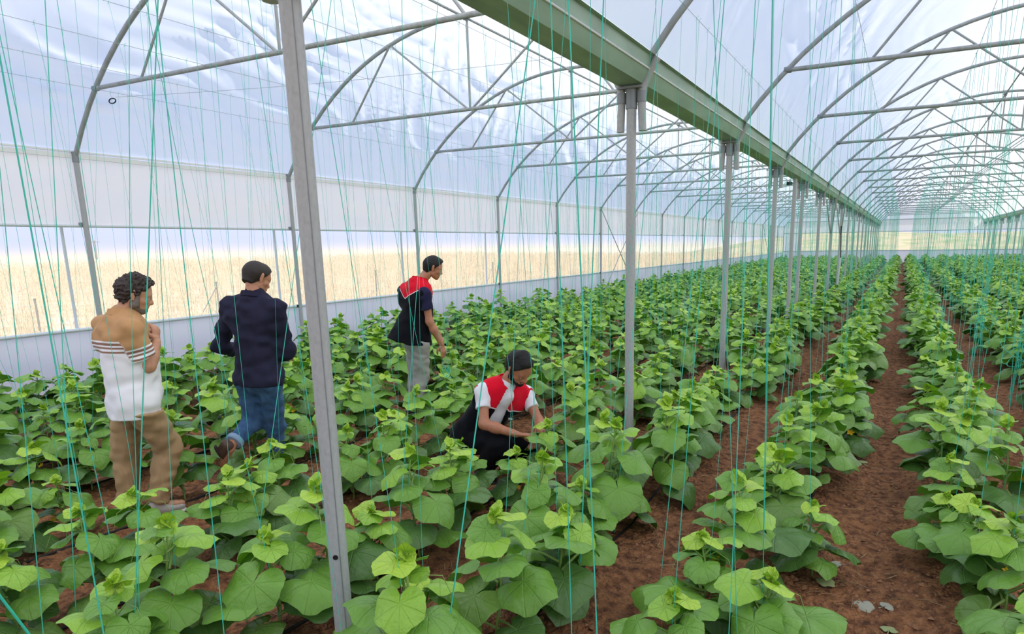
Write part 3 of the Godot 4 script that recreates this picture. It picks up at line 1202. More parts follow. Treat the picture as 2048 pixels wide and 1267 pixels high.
		net(mb, q, 0.005, 0.014, [[d.hd - hu * 0.037 + hf * 0.085, hu * 0.8 + hf * 0.6]] if d.beard > 0.001 else [[d.hd - hu * 0.045 + hf * 0.085, hu * 0.8 + hf * 0.6]], 0.0025, Vector3.ONE * 70.0)
		part("beard", mb.mesh(d.get("beard_mat", d.hair_mat)), t)
	hf = one_f
	hu = one_u
	# ------- trousers
	mb = MB.new()
	var fb: float = d.get("trouser_loose", 0.012)
	q = [bone(d.hpl, d.hpr, 0.098 + fb, 0.098 + fb), bone(d.pv - spine * 0.02, d.pv + spine * 0.10, 0.128 + fat * 0.5, 0.128 + fat * 0.6, fwd, 1.22, 1)]
	for s in ["l", "r"]:
		var kn: Vector3 = d["kn" + s]
		var an: Vector3 = d["an" + s]
		var hem: Vector3 = kn.lerp(an, d.get("hem_" + s, 0.97))
		q.append(bone(d["hp" + s], kn, 0.090 + fb, 0.066 + fb))
		q.append(bone(kn, hem, 0.066 + fb, d.get("cuff_r", 0.058) + fb * 0.6, Vector3.ZERO, 1.0, 1))
	net(mb, q, 0.0105, 0.03, [] if d.has("crouch") else [[d.pv - spine * (d.get("vest_low", d.get("shirt_low", 0.1)) - 0.04), spine]], d.get("trouser_fold", 0.008), Vector3(8, 12, 8))
	part("trousers", mb.mesh(d.trouser_mat), t)
	if d.has("turnup"):
		for s in ["l", "r"]:
			var kn: Vector3 = d["kn" + s]
			var an: Vector3 = d["an" + s]
			mb = MB.new()
			var hem: Vector3 = kn.lerp(an, d.get("hem_" + s, 0.97))
			mb.tube([hem.lerp(kn, 0.16), hem.lerp(kn, 0.14), hem, hem.lerp(kn, -0.01)], [0.060, 0.071, 0.071, 0.060], 16)
			part("turn_up", mb.mesh(d.turnup), t)
	# ------- shoes
	for s in ["l", "r"]:
		mb = MB.new()
		var an: Vector3 = d["an" + s]
		var toe: Vector3 = d["toe" + s].normalized()
		var down: Vector3 = d.get("sole_" + s, Vector3.DOWN)
		net(mb, [bone(an + down * 0.045 - toe * 0.05, an + down * 0.052 + toe * 0.14, 0.042, 0.036, down, 1.15), bone(an + down * 0.01 - toe * 0.01, an + down * 0.045 + toe * 0.06, 0.045, 0.040)], 0.008, 0.02, [[an + down * 0.085, down]])
		var sh := part("shoe", mb.mesh(d.shoe_mat), t)
		mb = MB.new()
		net(mb, [bone(an + down * 0.085 - toe * 0.05, an + down * 0.085 + toe * 0.14, 0.045, 0.041)], 0.008, 0.01, [[an + down * 0.092, down], [an + down * 0.074, -down]])
		part("sole", mb.mesh(d.sole_mat), sh)
	# ------- shirt
	var sl: float = d.get("shirt_loose", 0.014)
	var low: float = d.get("shirt_low", 0.10)                # how far below the pelvis joint the hem falls
	var bottom: Vector3 = d.pv - spine * low
	var torso := [
		bone(bottom, mid, 0.150 + sl + fat * 0.8, 0.142 + sl + fat, fwd, d.get("flat_low", 1.22), 2),
		bone(mid, chest, 0.142 + sl + fat, 0.150 + sl + fat * 0.4, fwd, 1.32),
		bone(d.shl, d.shr, 0.052 + sl * 0.4, 0.052 + sl * 0.4),
		bone(shoulder, d.nk - spine * 0.01, 0.10, 0.062 + sl * 0.4), bone(d.shl - spine * 0.005, d.nk - spine * 0.035, 0.046, 0.060), bone(d.shr - spine * 0.005, d.nk - spine * 0.035, 0.046, 0.060),
	]
	if not d.has("vest_mat"):
		torso.append(bone(d.shl.lerp(d.shr, 0.22) - spine * 0.09, d.shr.lerp(d.shl, 0.22) - spine * 0.09, 0.105 + fat * 0.5, 0.105 + fat * 0.5, fwd, 1.05))
	if low > 0.03:
		torso.append(bone(d.hpl.lerp(d.hpr, 0.12), d.hpr.lerp(d.hpl, 0.12), 0.112 + sl, 0.112 + sl))
	if fat > 0.0:
		torso.append(bone(d.pv + spine * 0.06 + fwd * 0.035, mid + fwd * 0.035, 0.115 + fat, 0.105 + fat))
	mb = MB.new()
	q = torso.duplicate()
	var reach: float = d.get("sleeve", 0.62)
	for s in ["l", "r"]:
		var sh: Vector3 = d["sh" + s]
		var el: Vector3 = d["el" + s]
		var wr: Vector3 = d["wr" + s]
		var sr: float = d.get("sleeve_r", 0.066)
		if reach <= 1.0:
			q.append(bone(sh, sh.lerp(el, reach), 0.053 + sl * 0.4, sr, Vector3.ZERO, 1.0, 1))
		else:
			q.append(bone(sh, el, 0.054 + sl * 0.4, 0.052 + sl * 0.4))
			q.append(bone(el, el.lerp(wr, reach - 1.0), 0.056 + sl * 0.4, 0.045, Vector3.ZERO, 1.0, 1))
	var dv := {"kind": "stripes", "d": d, "right": right, "spine": spine} if d.has("stripe_at") else {}
	net(mb, q, d.get("shirt_cell", 0.010), 0.05, [[bottom, -spine]], d.get("shirt_fold", 0.007), Vector3(8, 11, 8), dv)
	var shirt := part("shirt", mb.mesh(d.shirt_mat), t)
	if d.has("collar"):
		mb = MB.new()
		var ring := []
		for k in 13:
			var a := PI * 0.16 + (TAU - PI * 0.32) * k / 12.0
			ring.append(d.nk + spine * (0.022 - 0.03 * (0.5 + 0.5 * cos(a))) + (fwd * cos(a) * 0.090 + right * sin(a) * 0.086))
		var rr := []
		for k in 13:
			rr.append(0.016)
		for k in 12:
			var up := spine * 0.020
			var dn := -spine * 0.022
			var o0: Vector3 = (ring[k] - d.nk).normalized() * 0.016
			var o1: Vector3 = (ring[k + 1] - d.nk).normalized() * 0.016
			mb.face([ring[k] + up, ring[k] + dn + o0, ring[k + 1] + dn + o1, ring[k + 1] + up])
			mb.face([ring[k + 1] + up, ring[k + 1] + dn - o1 * 0.2, ring[k] + dn - o0 * 0.2, ring[k] + up])
		part("collar", mb.mesh(d.collar), shirt)
	# ------- waistcoat
	if d.has("vest_mat"):
		mb = MB.new()
		var grow := 0.016
		q = []
		var vb: Vector3 = d.pv - spine * d.vest_low + d.get("vest_shift", Vector3.ZERO)
		q.append(bone(d.hpl.lerp(d.hpr, 0.1), d.hpr.lerp(d.hpl, 0.1), 0.125, 0.125))
		q.append(bone(vb, mid, d.get("vest_hem", 0.175) + grow, 0.158 + grow, fwd, d.get("vest_flat", 1.15), 2))
		q.append(bone(mid, chest, 0.158 + grow, 0.168 + grow, fwd, 1.3))
		q.append(bone(d.shl.lerp(d.shr, 0.10), d.shr.lerp(d.shl, 0.10), 0.072 + grow, 0.072 + grow, Vector3.ZERO, 1.0, 3))
		q.append(bone(shoulder, d.nk + spine * 0.012, 0.115, 0.084, Vector3.ZERO, 1.0, 1))
		q.append(bone(d.shl - spine * 0.005, d.nk - spine * 0.035, 0.070, 0.080))
		q.append(bone(d.shr - spine * 0.005, d.nk - spine * 0.035, 0.070, 0.080))
		q.append(bone(d.shl.lerp(d.shr, 0.22) - spine * 0.09, d.shr.lerp(d.shl, 0.22) - spine * 0.09, 0.125, 0.125, fwd, 1.1))
		# neck hole, arm holes, open front
		q.append(bone(d.nk - spine * 0.02 + fwd * 0.02, d.nk + spine * 0.10 + hf * 0.03, 0.064, 0.076, Vector3.ZERO, 1.0, 0, true))
		for s in ["l", "r"]:
			var out: Vector3 = right * (1.0 if s == "r" else -1.0)
			q.append(bone(d["sh" + s] + out * 0.055 - spine * 0.075, d["sh" + s] + out * 0.20 - spine * 0.10, 0.072, 0.14, Vector3.ZERO, 1.0, 0, true))
			q.append(bone(d["sh" + s] + out * 0.055, d["sh" + s] + out * 0.16, 0.03, 0.10, Vector3.ZERO, 1.0, 0, true))
		if d.get("vest_open", 0.0) > 0.0:
			var w: float = d.vest_open
			q.append(bone(d.nk + fwd * 0.13 - spine * 0.02, vb + fwd * 0.22 - spine * 0.1, w * 0.75, w * 1.9, fwd, 0.42, 0, true))
		var dy := {"kind": "yoke", "d": d, "right": right, "spine": spine, "fwd": fwd}
		net(mb, q, d.get("vest_cell", 0.0095), 0.042, [[d.pv - spine * d.vest_low, -spine]], d.get("vest_fold", 0.006), Vector3(7, 9, 7), dy)
		var vest := part("waistcoat", mb.mesh(d.vest_mat), t)
		# stand-up collar
		mb = MB.new()
		var nr := Frame.new(d.nk, right, spine, fwd)
		for k in 16:
			var a0 := PI * 0.22 + (TAU - PI * 0.44) * k / 16.0
			var a1 := PI * 0.22 + (TAU - PI * 0.44) * (k + 1) / 16.0
			mb.face([nr.ring(a0, 0.055, 0.088), nr.ring(a0, -0.03, 0.098), nr.ring(a1, -0.03, 0.098), nr.ring(a1, 0.055, 0.088)])
			mb.face([nr.ring(a1, 0.055, 0.080), nr.ring(a1, -0.03, 0.088), nr.ring(a0, -0.03, 0.088), nr.ring(a0, 0.055, 0.080)])
			mb.face([nr.ring(a0, 0.055, 0.080), nr.ring(a0, 0.055, 0.088), nr.ring(a1, 0.055, 0.088), nr.ring(a1, 0.055, 0.080)])
		part("collar", mb.mesh(d.vest_collar), vest)
		if d.has("badge"):
			mb = MB.new()
			var bp: Vector3 = chest + right * d.badge.x + spine * d.badge.y
			var o: Vector3 = bp + fwd * d.badge.z
			for k in 4:
				mb.box(Transform3D(Basis(right, spine, fwd), o + right * (0.011 * (k - 1.5)) + spine * (0.006 * (k % 2))), Vector3(0.007, 0.014, 0.003))
			part("chest_print", mb.mesh(M.white_print), vest)


func people() -> void:
	M.eye_white = mat(Color(0.90, 0.88, 0.86), 0.3)
	M.iris = mat(Color(0.10, 0.06, 0.04), 0.2)
	M.white_print = mat(Color(0.93, 0.93, 0.93), 0.7)
	var dark_hair := mat(Color(0.06, 0.05, 0.05), 0.7)
	var brown_hair := mat(Color(0.20, 0.155, 0.135), 0.6)
	var grey_hair := mat(Color(0.46, 0.42, 0.39), 0.7)
	var brown2 := mat(Color(0.15, 0.115, 0.10), 0.6)
	var weave := noise_tex(256, 0.2, 3, [[0.0, 0.5, 1.0], [Color(0.80, 0.80, 0.80), Color(0.95, 0.95, 0.95), Color(1, 1, 1)]], 51)
	var denim := cloth(Color(0.30, 0.43, 0.58), null)
	denim.albedo_texture = noise_tex(256, 0.02, 5, [[0.0, 0.45, 0.7, 1.0], [Color(0.66, 0.70, 0.76), Color(0.88, 0.90, 0.92), Color(1.0, 1.0, 1.0), Color(1.0, 1.0, 1.0)]], 52)
	denim.uv1_triplanar = true
	denim.uv1_scale = Vector3(3, 1.4, 3)
	var khaki := cloth(Color(0.70, 0.58, 0.43), weave)
	khaki.uv1_triplanar = true
	khaki.uv1_scale = Vector3(5, 5, 5)
	var navy := cloth(Color(0.17, 0.17, 0.25), weave)
	navy.uv1_triplanar = true
	navy.uv1_scale = Vector3(5, 2, 5)
	var tan := Color(0.75, 0.58, 0.40)
	var brown := Color(0.58, 0.43, 0.36)
	var white := Color(0.93, 0.93, 0.94)
	# half a metre each way round the stripes: v = 0.5 - height above the stripe line
	var polo := cloth(Color.WHITE, bands([[0.44, tan], [0.453, white], [0.466, brown], [0.479, white], [0.492, brown], [0.505, white], [0.518, brown], [1.0, white]]), 0.1)
	var red := Color(0.86, 0.06, 0.17)
	var ink := Color(0.045, 0.05, 0.075)
	var vest := cloth(Color.WHITE, bands([[0.492, red], [0.503, Color(0.92, 0.85, 0.85)], [1.0, ink]]), 0.1)
	var away := Vector3(-0.456, 0, -0.89)
	var rt := Vector3(0.89, 0, -0.456)
	var j := {
		"polo": {"at": Vector3(-4.704, 0.000, -2.694), "pv": Vector3(0.103, 0.907, -0.053), "hpl": Vector3(-0.016, 0.880, -0.082), "hpr": Vector3(0.222, 0.896, -0.024), "knr": Vector3(0.138, 0.515, -0.228), "anr": Vector3(0.136, 0.136, -0.092), "knl": Vector3(-0.156, 0.458, -0.100), "anl": Vector3(-0.132, 0.036, -0.045), "ch": Vector3(0.056, 1.299, -0.051), "nk": Vector3(0.092, 1.472, -0.081), "hd": Vector3(0.149, 1.602, -0.132), "shr": Vector3(0.271, 1.388, -0.004), "shl": Vector3(-0.180, 1.393, -0.099), "elr": Vector3(0.283, 1.132, -0.078), "wrr": Vector3(0.234, 1.283, -0.188), "ell": Vector3(-0.267, 1.072, -0.200), "wrl": Vector3(-0.074, 1.232, -0.299)},
		"shirt": {"at": Vector3(-4.498, 0.000, -3.570), "pv": Vector3(0.093, 0.915, -0.048), "hpl": Vector3(-0.013, 0.889, -0.039), "hpr": Vector3(0.185, 0.900, -0.061), "knr": Vector3(0.010, 0.467, -0.230), "anr": Vector3(-0.129, 0.041, -0.316), "knl": Vector3(-0.092, 0.519, -0.110), "anl": Vector3(-0.045, 0.389, 0.180), "ch": Vector3(0.079, 1.273, -0.063), "nk": Vector3(0.104, 1.540, -0.076), "hd": Vector3(0.109, 1.671, -0.112), "shr": Vector3(0.304, 1.441, -0.100), "shl": Vector3(-0.114, 1.456, -0.020), "ell": Vector3(-0.260, 1.145, -0.013), "wrl": Vector3(-0.346, 1.065, -0.205), "elr": Vector3(0.245, 1.106, -0.204), "wrr": Vector3(0.013, 1.019, -0.321)},
		"vest_standing": {"at": Vector3(-4.790, 0.000, -5.999), "pv": Vector3(0.050, 0.891, -0.026), "hpl": Vector3(-0.033, 0.857, -0.084), "hpr": Vector3(0.139, 0.869, 0.030), "knr": Vector3(0.066, 0.458, -0.056), "anr": Vector3(0.054, 0.089, 0.062), "knl": Vector3(-0.077, 0.444, -0.140), "anl": Vector3(-0.100, 0.059, -0.061), "ch": Vector3(0.002, 1.255, -0.024), "nk": Vector3(0.075, 1.513, -0.095), "hd": Vector3(0.195, 1.656, -0.190), "shr": Vector3(0.239, 1.383, 0.035), "shl": Vector3(-0.173, 1.409, -0.136), "elr": Vector3(0.266, 1.086, 0.009), "wrr": Vector3(0.330, 0.828, -0.102), "ell": Vector3(-0.040, 1.086, -0.316), "wrl": Vector3(0.070, 0.889, -0.418)},
		"vest_crouching": {"at": Vector3(-2.921, 0.000, -4.618), "pv": Vector3(-0.186, 0.307, -0.040), "hpl": Vector3(-0.184, 0.302, -0.130), "hpr": Vector3(-0.166, 0.310, 0.029), "knr": Vector3(0.199, 0.319, 0.167), "anr": Vector3(-0.006, 0.107, 0.138), "knl": Vector3(0.199, 0.218, -0.214), "anl": Vector3(0.063, 0.053, -0.144), "ch": Vector3(0.003, 0.617, -0.035), "nk": Vector3(0.114, 0.776, -0.058), "hd": Vector3(0.239, 0.920, -0.067), "shr": Vector3(0.007, 0.742, 0.109), "shl": Vector3(0.196, 0.668, -0.258), "elr": Vector3(0.071, 0.501, 0.211), "wrr": Vector3(0.351, 0.443, 0.179), "ell": Vector3(0.364, 0.462, -0.164), "wrl": Vector3(0.503, 0.381, 0.034)},
	}
	var m: Dictionary = j.polo
	m.merge({"label": "curly haired man in tan and white striped polo, hand raised to chin", "skin": Color(0.80, 0.60, 0.48), "hair": 0.014, "hair_mat": brown_hair, "top": 0.016, "curl": 0.013, "curl_freq": 42.0,
		"beard": 0.005, "beard_mat": grey_hair, "head_f": rt * 0.80 + away * 0.48 + Vector3(0, -0.36, 0), "head_u": Vector3(0.12, 1, -0.12), "fat": 0.030, "trouser_mat": khaki, "trouser_loose": 0.022, "trouser_fold": 0.013,
		"shoe_mat": mat(Color(0.72, 0.70, 0.67), 0.6), "sole_mat": mat(Color(0.85, 0.84, 0.82), 0.7), "shirt_mat": polo, "collar": cloth(tan), "shirt_low": 0.13, "sleeve": 0.74, "sleeve_r": 0.076, "shirt_cell": 0.0095, "shirt_fold": 0.009,
		"stripe_at": m.pv.lerp(m.nk, 0.60), "sleeve_stripe": 0.175, "toel": rt * 0.6 + away * 0.8, "toer": rt * 0.8 + away * 0.6,
		"handr": [Vector3(-0.25, 0.85, -0.2), -rt * 0.9 + away * 0.2, 1.0, 0.95], "handl": [rt * 0.6 + Vector3(0, 0.5, 0), -away, -1.0, 0.8]})
	man(m)
	m = j.shirt
	m.merge({"label": "man in dark navy shirt and rolled jeans walking away between rows", "skin": Color(0.78, 0.56, 0.44), "hair": 0.009, "hair_mat": brown2, "curl": 0.002, "curl_freq": 90.0,
		"head_f": rt * 0.50 + away * 0.72 + Vector3(0, -0.46, 0), "head_u": Vector3(0, 1, 0), "trouser_mat": denim, "trouser_loose": 0.010, "turnup": cloth(Color(0.56, 0.66, 0.76)), "hem_l": 0.84, "hem_r": 0.90, "cuff_r": 0.052,
		"shoe_mat": mat(Color(0.34, 0.24, 0.20), 0.6), "sole_mat": mat(Color(0.20, 0.16, 0.15), 0.7), "shirt_mat": navy, "collar": navy, "shirt_low": 0.06, "shirt_loose": 0.022, "sleeve": 1.9, "shirt_fold": 0.016,
		"toel": Vector3(-0.55, -0.75, 0.1), "toer": away * 0.9 + rt * 0.4, "sole_l": Vector3(-0.62, -0.35, 0.70).normalized(), "handl": [rt * 0.8 + away * 0.4, -away, -1.0, 0.7], "handr": [-rt * 0.5 + away * 0.7, Vector3(0, 0, 1), 1.0, 0.7]})
	man(m)
	m = j.vest_standing
	m.merge({"label": "standing man in black and red waistcoat reaching down to the plants", "skin": Color(0.74, 0.52, 0.40), "hair": 0.008, "hair_mat": dark_hair, "top": 0.004, "curl": 0.002, "curl_freq": 90.0,
		"head_f": rt * 0.86 + away * 0.28 + Vector3(0, -0.36, 0), "head_u": Vector3(0.2, 1, -0.1), "trouser_mat": cloth(Color(0.66, 0.65, 0.64)), "trouser_fold": 0.010, "trouser_loose": 0.018,
		"shoe_mat": mat(Color(0.30, 0.28, 0.27), 0.6), "sole_mat": mat(Color(0.75, 0.74, 0.72), 0.7), "shirt_mat": cloth(Color(0.16, 0.16, 0.27)), "shirt_low": 0.0, "sleeve": 0.56, "sleeve_r": 0.068,
		"vest_mat": vest, "vest_collar": cloth(red), "vest_low": 0.06, "vest_hem": 0.235, "vest_flat": 1.05, "vest_shift": -rt * 0.08 - away * 0.02, "yoke": Vector3(0.20, -0.55, 0.15), "vest_fold": 0.008,
		"toel": rt, "toer": rt * 0.9 - away * 0.3, "handr": [Vector3(0.14, -0.95, -0.12), -rt * 0.5 + away * 0.6, -1.0, 0.35], "handl": [Vector3(0.3, -0.8, -0.2), -rt, 1.0, 0.5]})
	man(m)
	m = j.vest_crouching
	m.merge({"label": "bearded man in red and black waistcoat crouching among the plants", "skin": Color(0.72, 0.49, 0.37), "hair": 0.012, "hair_mat": dark_hair, "top": 0.026, "curl": 0.004, "curl_freq": 75.0, "beard": 0.009, "face_cell": 0.0042,
		"head_f": rt * 0.55 - away * 0.55 + Vector3(0, -0.72, 0), "head_u": Vector3(0.35, 0.9, 0.25), "head_s": 1.1, "crouch": true, "trouser_mat": cloth(Color(0.055, 0.055, 0.075)), "trouser_loose": 0.032,
		"shoe_mat": mat(Color(0.12, 0.11, 0.11), 0.6), "sole_mat": mat(Color(0.16, 0.15, 0.15), 0.7), "shirt_mat": cloth(Color(0.90, 0.90, 0.92)), "shirt_low": 0.02, "sleeve": 0.52, "sleeve_r": 0.060, "shirt_loose": 0.006,
		"vest_mat": vest, "vest_collar": cloth(red), "vest_low": 0.05, "vest_hem": 0.205, "vest_open": 0.066, "yoke": Vector3(0.16, -0.2, 0.16), "badge": Vector3(-0.085, -0.09, 0.175),
		"toel": rt * 0.7 - away * 0.6, "toer": rt * 0.6 - away * 0.7, "handr": [rt * 0.9 + Vector3(0, -0.12, 0), -away * 0.2 + Vector3(0, -0.8, 0) - rt * 0.1, 1.0, 0.6], "handl": [-rt * 0.5 - away * 0.6, Vector3(0, -1, 0), -1.0, 0.5]})
	man(m)
	keep_clear = [Vector3(-4.66, 0.27, -2.80), Vector3(-4.54, 0.27, -3.68), Vector3(-4.75, 0.28, -6.03), Vector3(-2.98, 0.34, -4.64), Vector3(-2.72, 0.22, -4.62)]


var keep_clear := []


# ---------------------------------------------------------------- plants

# a leaf with its stalk: the stalk starts at the origin and runs out along +z; blade radius about 1
func leaf_shape(seed_no: int, angles: int, rings: int, stalk: float, rise: float, tilt: float, droop: float) -> ArrayMesh:
	var r := RandomNumberGenerator.new()
	r.seed = seed_no
	var b := MB.new()
	var keys := [0.0, 14.0, 34.0, 60.0, 92.0, 124.0, 150.0, 168.0, 180.0]
	var rad := [1.04, 0.93, 0.84, 0.88, 0.84, 0.85, 0.80, 0.62, 0.14]
	for k in range(1, 7):
		rad[k] += r.randf_range(-0.035, 0.035)
	var skew := r.randf_range(-0.06, 0.06)
	var ph := r.randf() * TAU
	var ph2 := r.randf() * TAU
	var fold := r.randf_range(-0.10, 0.20)
	var hang := r.randf_range(0.05, 0.22)
	var end := Vector3(0, stalk * sin(rise), stalk * cos(rise))
	var t := Transform3D(Basis(Vector3.RIGHT, tilt) * Basis(Vector3.BACK, r.randf_range(-0.25, 0.25)), end)
	var pts := []
	for ri in rings + 1:
		var rho := float(ri) / rings
		var ring := PackedVector3Array()
		for k in angles:
			var a := -PI + TAU * (k + 0.5) / angles
			var deg := absf(rad_to_deg(a))
			var rr := 0.14
			for j in 8:
				if deg >= keys[j] and deg <= keys[j + 1]:
					var f: float = (deg - keys[j]) / (keys[j + 1] - keys[j])
					f = f * f * (3.0 - 2.0 * f)
					rr = lerpf(rad[j], rad[j + 1], f)
			if ri == rings:
				rr *= 1.0 + (0.012 if k % 2 == 0 else -0.012)
			rr *= rho * (1.0 + skew * signf(a))
			var x := rr * sin(a)
			var z := rr * cos(a)
			var y := -droop * rr * rr + fold * absf(x) * (1.0 - 0.7 * absf(x)) + 0.085 * rho * rho * sin(3.0 * a + ph) + 0.06 * rho * rho * sin(5.0 * a + ph2) - hang * pow(rho, 4.0) * rr
			ring.append(Vector3(x, y, z))
		pts.append(ring)
	var first := b.v.size()
	for ri in rings + 1:
		for k in angles:
			var p: Vector3 = pts[ri][k]
			var q := Vector2(0.5 + 0.46 * p.x, 0.5 + 0.46 * p.z)
			if ri == 0:
				if k == 0:
					b.add(t * p, t.basis * Vector3.UP, q)
				continue
			var dx: Vector3 = pts[ri][(k + 1) % angles] - pts[ri][(k + angles - 1) % angles]
			var dr: Vector3 = pts[mini(ri + 1, rings)][k] - pts[ri - 1][k]
			var nn := dr.cross(dx).normalized()
			if nn.y < 0.0:
				nn = -nn
			b.add(t * p, t.basis * nn, q)
	for k in angles:
		var k1 := (k + 1) % angles
		if k == angles - 1:
			continue                                  # the notch at the stalk stays open
		b.tri(first, first + 1 + k, first + 1 + k1)
		for ri in range(1, rings):
			var o := first + 1 + (ri - 1) * angles
			b.quad(o + k, o + angles + k, o + angles + k1, o + k1)
	var m := ArrayMesh.new()
	b.into(m, M.leaf_mid)
	b = MB.new()
	b.tube([Vector3.ZERO, end * 0.5 + Vector3(0, 0.06 * stalk, 0), end + Vector3(0, -0.015, 0)], [0.055, 0.045, 0.04], 4, false)
	b.into(m, M.stem)
	return m


func flower_shape() -> ArrayMesh:
	var b := MB.new()
	for k in 5:
		var a := TAU * k / 5.0
		var d := Vector3(cos(a), 0, sin(a))
		var s := Vector3(-sin(a), 0, cos(a))
		b.face([Vector3.ZERO, d * 0.55 + s * 0.32 + Vector3(0, 0.28, 0), d * 1.0 + Vector3(0, 0.30, 0), d * 0.55 - s * 0.32 + Vector3(0, 0.28, 0)])
	var m := b.mesh(M.flower)
	b = MB.new()
	b.tube([Vector3(0, -0.55, 0), Vector3(0, 0, 0)], [0.10, 0.2], 5, false)
	b.into(m, M.stem)
	return m


var leaf_near := []
var leaf_far := []
var flower_mesh: ArrayMesh
var plant_kinds := []
var rows := []


# one kind of plant: leaves as [shape, material, transform], the stem points, flowers and tendrils
func plant_kind(seed_no: int) -> Dictionary:
	var r := RandomNumberGenerator.new()
	r.seed = seed_no
	var h := r.randf_range(0.46, 0.64)
	var stem := []
	var lean := Vector3(r.randf_range(-0.04, 0.04), 0, r.randf_range(-0.04, 0.04))
	for k in 7:
		var t := k / 6.0
		stem.append(Vector3(0.015 * sin(t * 7.0 + seed_no), h * t - 0.02, 0.015 * cos(t * 5.0)) + lean * t)
	var d := {"h": h, "stem": stem, "leaves": [], "flowers": [], "tendrils": []}
	var count := r.randi_range(12, 15)
	var turn := r.randf() * TAU
	for k in count:
		var t := (k + 0.4) / count
		var big := lerpf(0.168, 0.068, pow(t, 1.6)) * r.randf_range(0.82, 1.16)
		if k < 2:
			big *= 0.8
		var y := h * (0.08 + 0.90 * t)
		turn += 2.4 + r.randf_range(-0.6, 0.6)
		var at := Vector3(0, y, 0) + lean * t
		var age: String = "leaf_old" if t < 0.34 else ("leaf_mid" if t < 0.66 else ("leaf_new" if t < 0.88 else "leaf_tip"))
		if r.randf() < 0.22:
			age = "leaf_mid"
		if t < 0.5 and r.randf() < 0.10:
			age = "leaf_worn"
		var shape := r.randi_range(0, 3) if t < 0.45 else (r.randi_range(2, 5) if t < 0.85 else 6)
		d.leaves.append([shape, age, Transform3D(Basis(Vector3.UP, turn) * Basis(Vector3.RIGHT, r.randf_range(-0.25, 0.3)) * Basis(Vector3.BACK, r.randf_range(-0.4, 0.4)), at).scaled_local(Vector3.ONE * big)])
	for k in 4:                                        # the crown of unfolding leaves
		turn += 1.7
		d.leaves.append([7, "leaf_tip", Transform3D(Basis(Vector3.UP, turn) * Basis(Vector3.RIGHT, -0.35), stem[6] + Vector3(0, -0.012 + 0.012 * k, 0)).scaled_local(Vector3.ONE * r.randf_range(0.028, 0.046))])
	for k in r.randi_range(1, 3):
		var a := r.randf() * TAU
		d.flowers.append(Transform3D(Basis(Vector3.UP, a) * Basis(Vector3.RIGHT, r.randf_range(0.3, 1.1)), Vector3(cos(a) * 0.09, h * r.randf_range(0.15, 0.7), sin(a) * 0.09)).scaled_local(Vector3.ONE * r.randf_range(0.024, 0.034)))
	for k in r.randi_range(0, 2):
		var a := r.randf() * TAU
		var o: Vector3 = stem[5]
		var len := r.randf_range(0.09, 0.2)
		var out := Vector3(cos(a), 0, sin(a))
		d.tendrils.append([o, o + out * len * 0.4 + Vector3(0, 0.05, 0), o + out * len * 0.8 + Vector3(0, 0.03, 0), o + out * len + Vector3(0, -0.05, 0)])
	return d


func stem_mb(d: Dictionary, sides: int) -> MB:
	var b := MB.new()
	b.tube(d.stem, [0.0065, 0.0065, 0.006, 0.0055, 0.005, 0.0045, 0.004], sides, false)
	return b


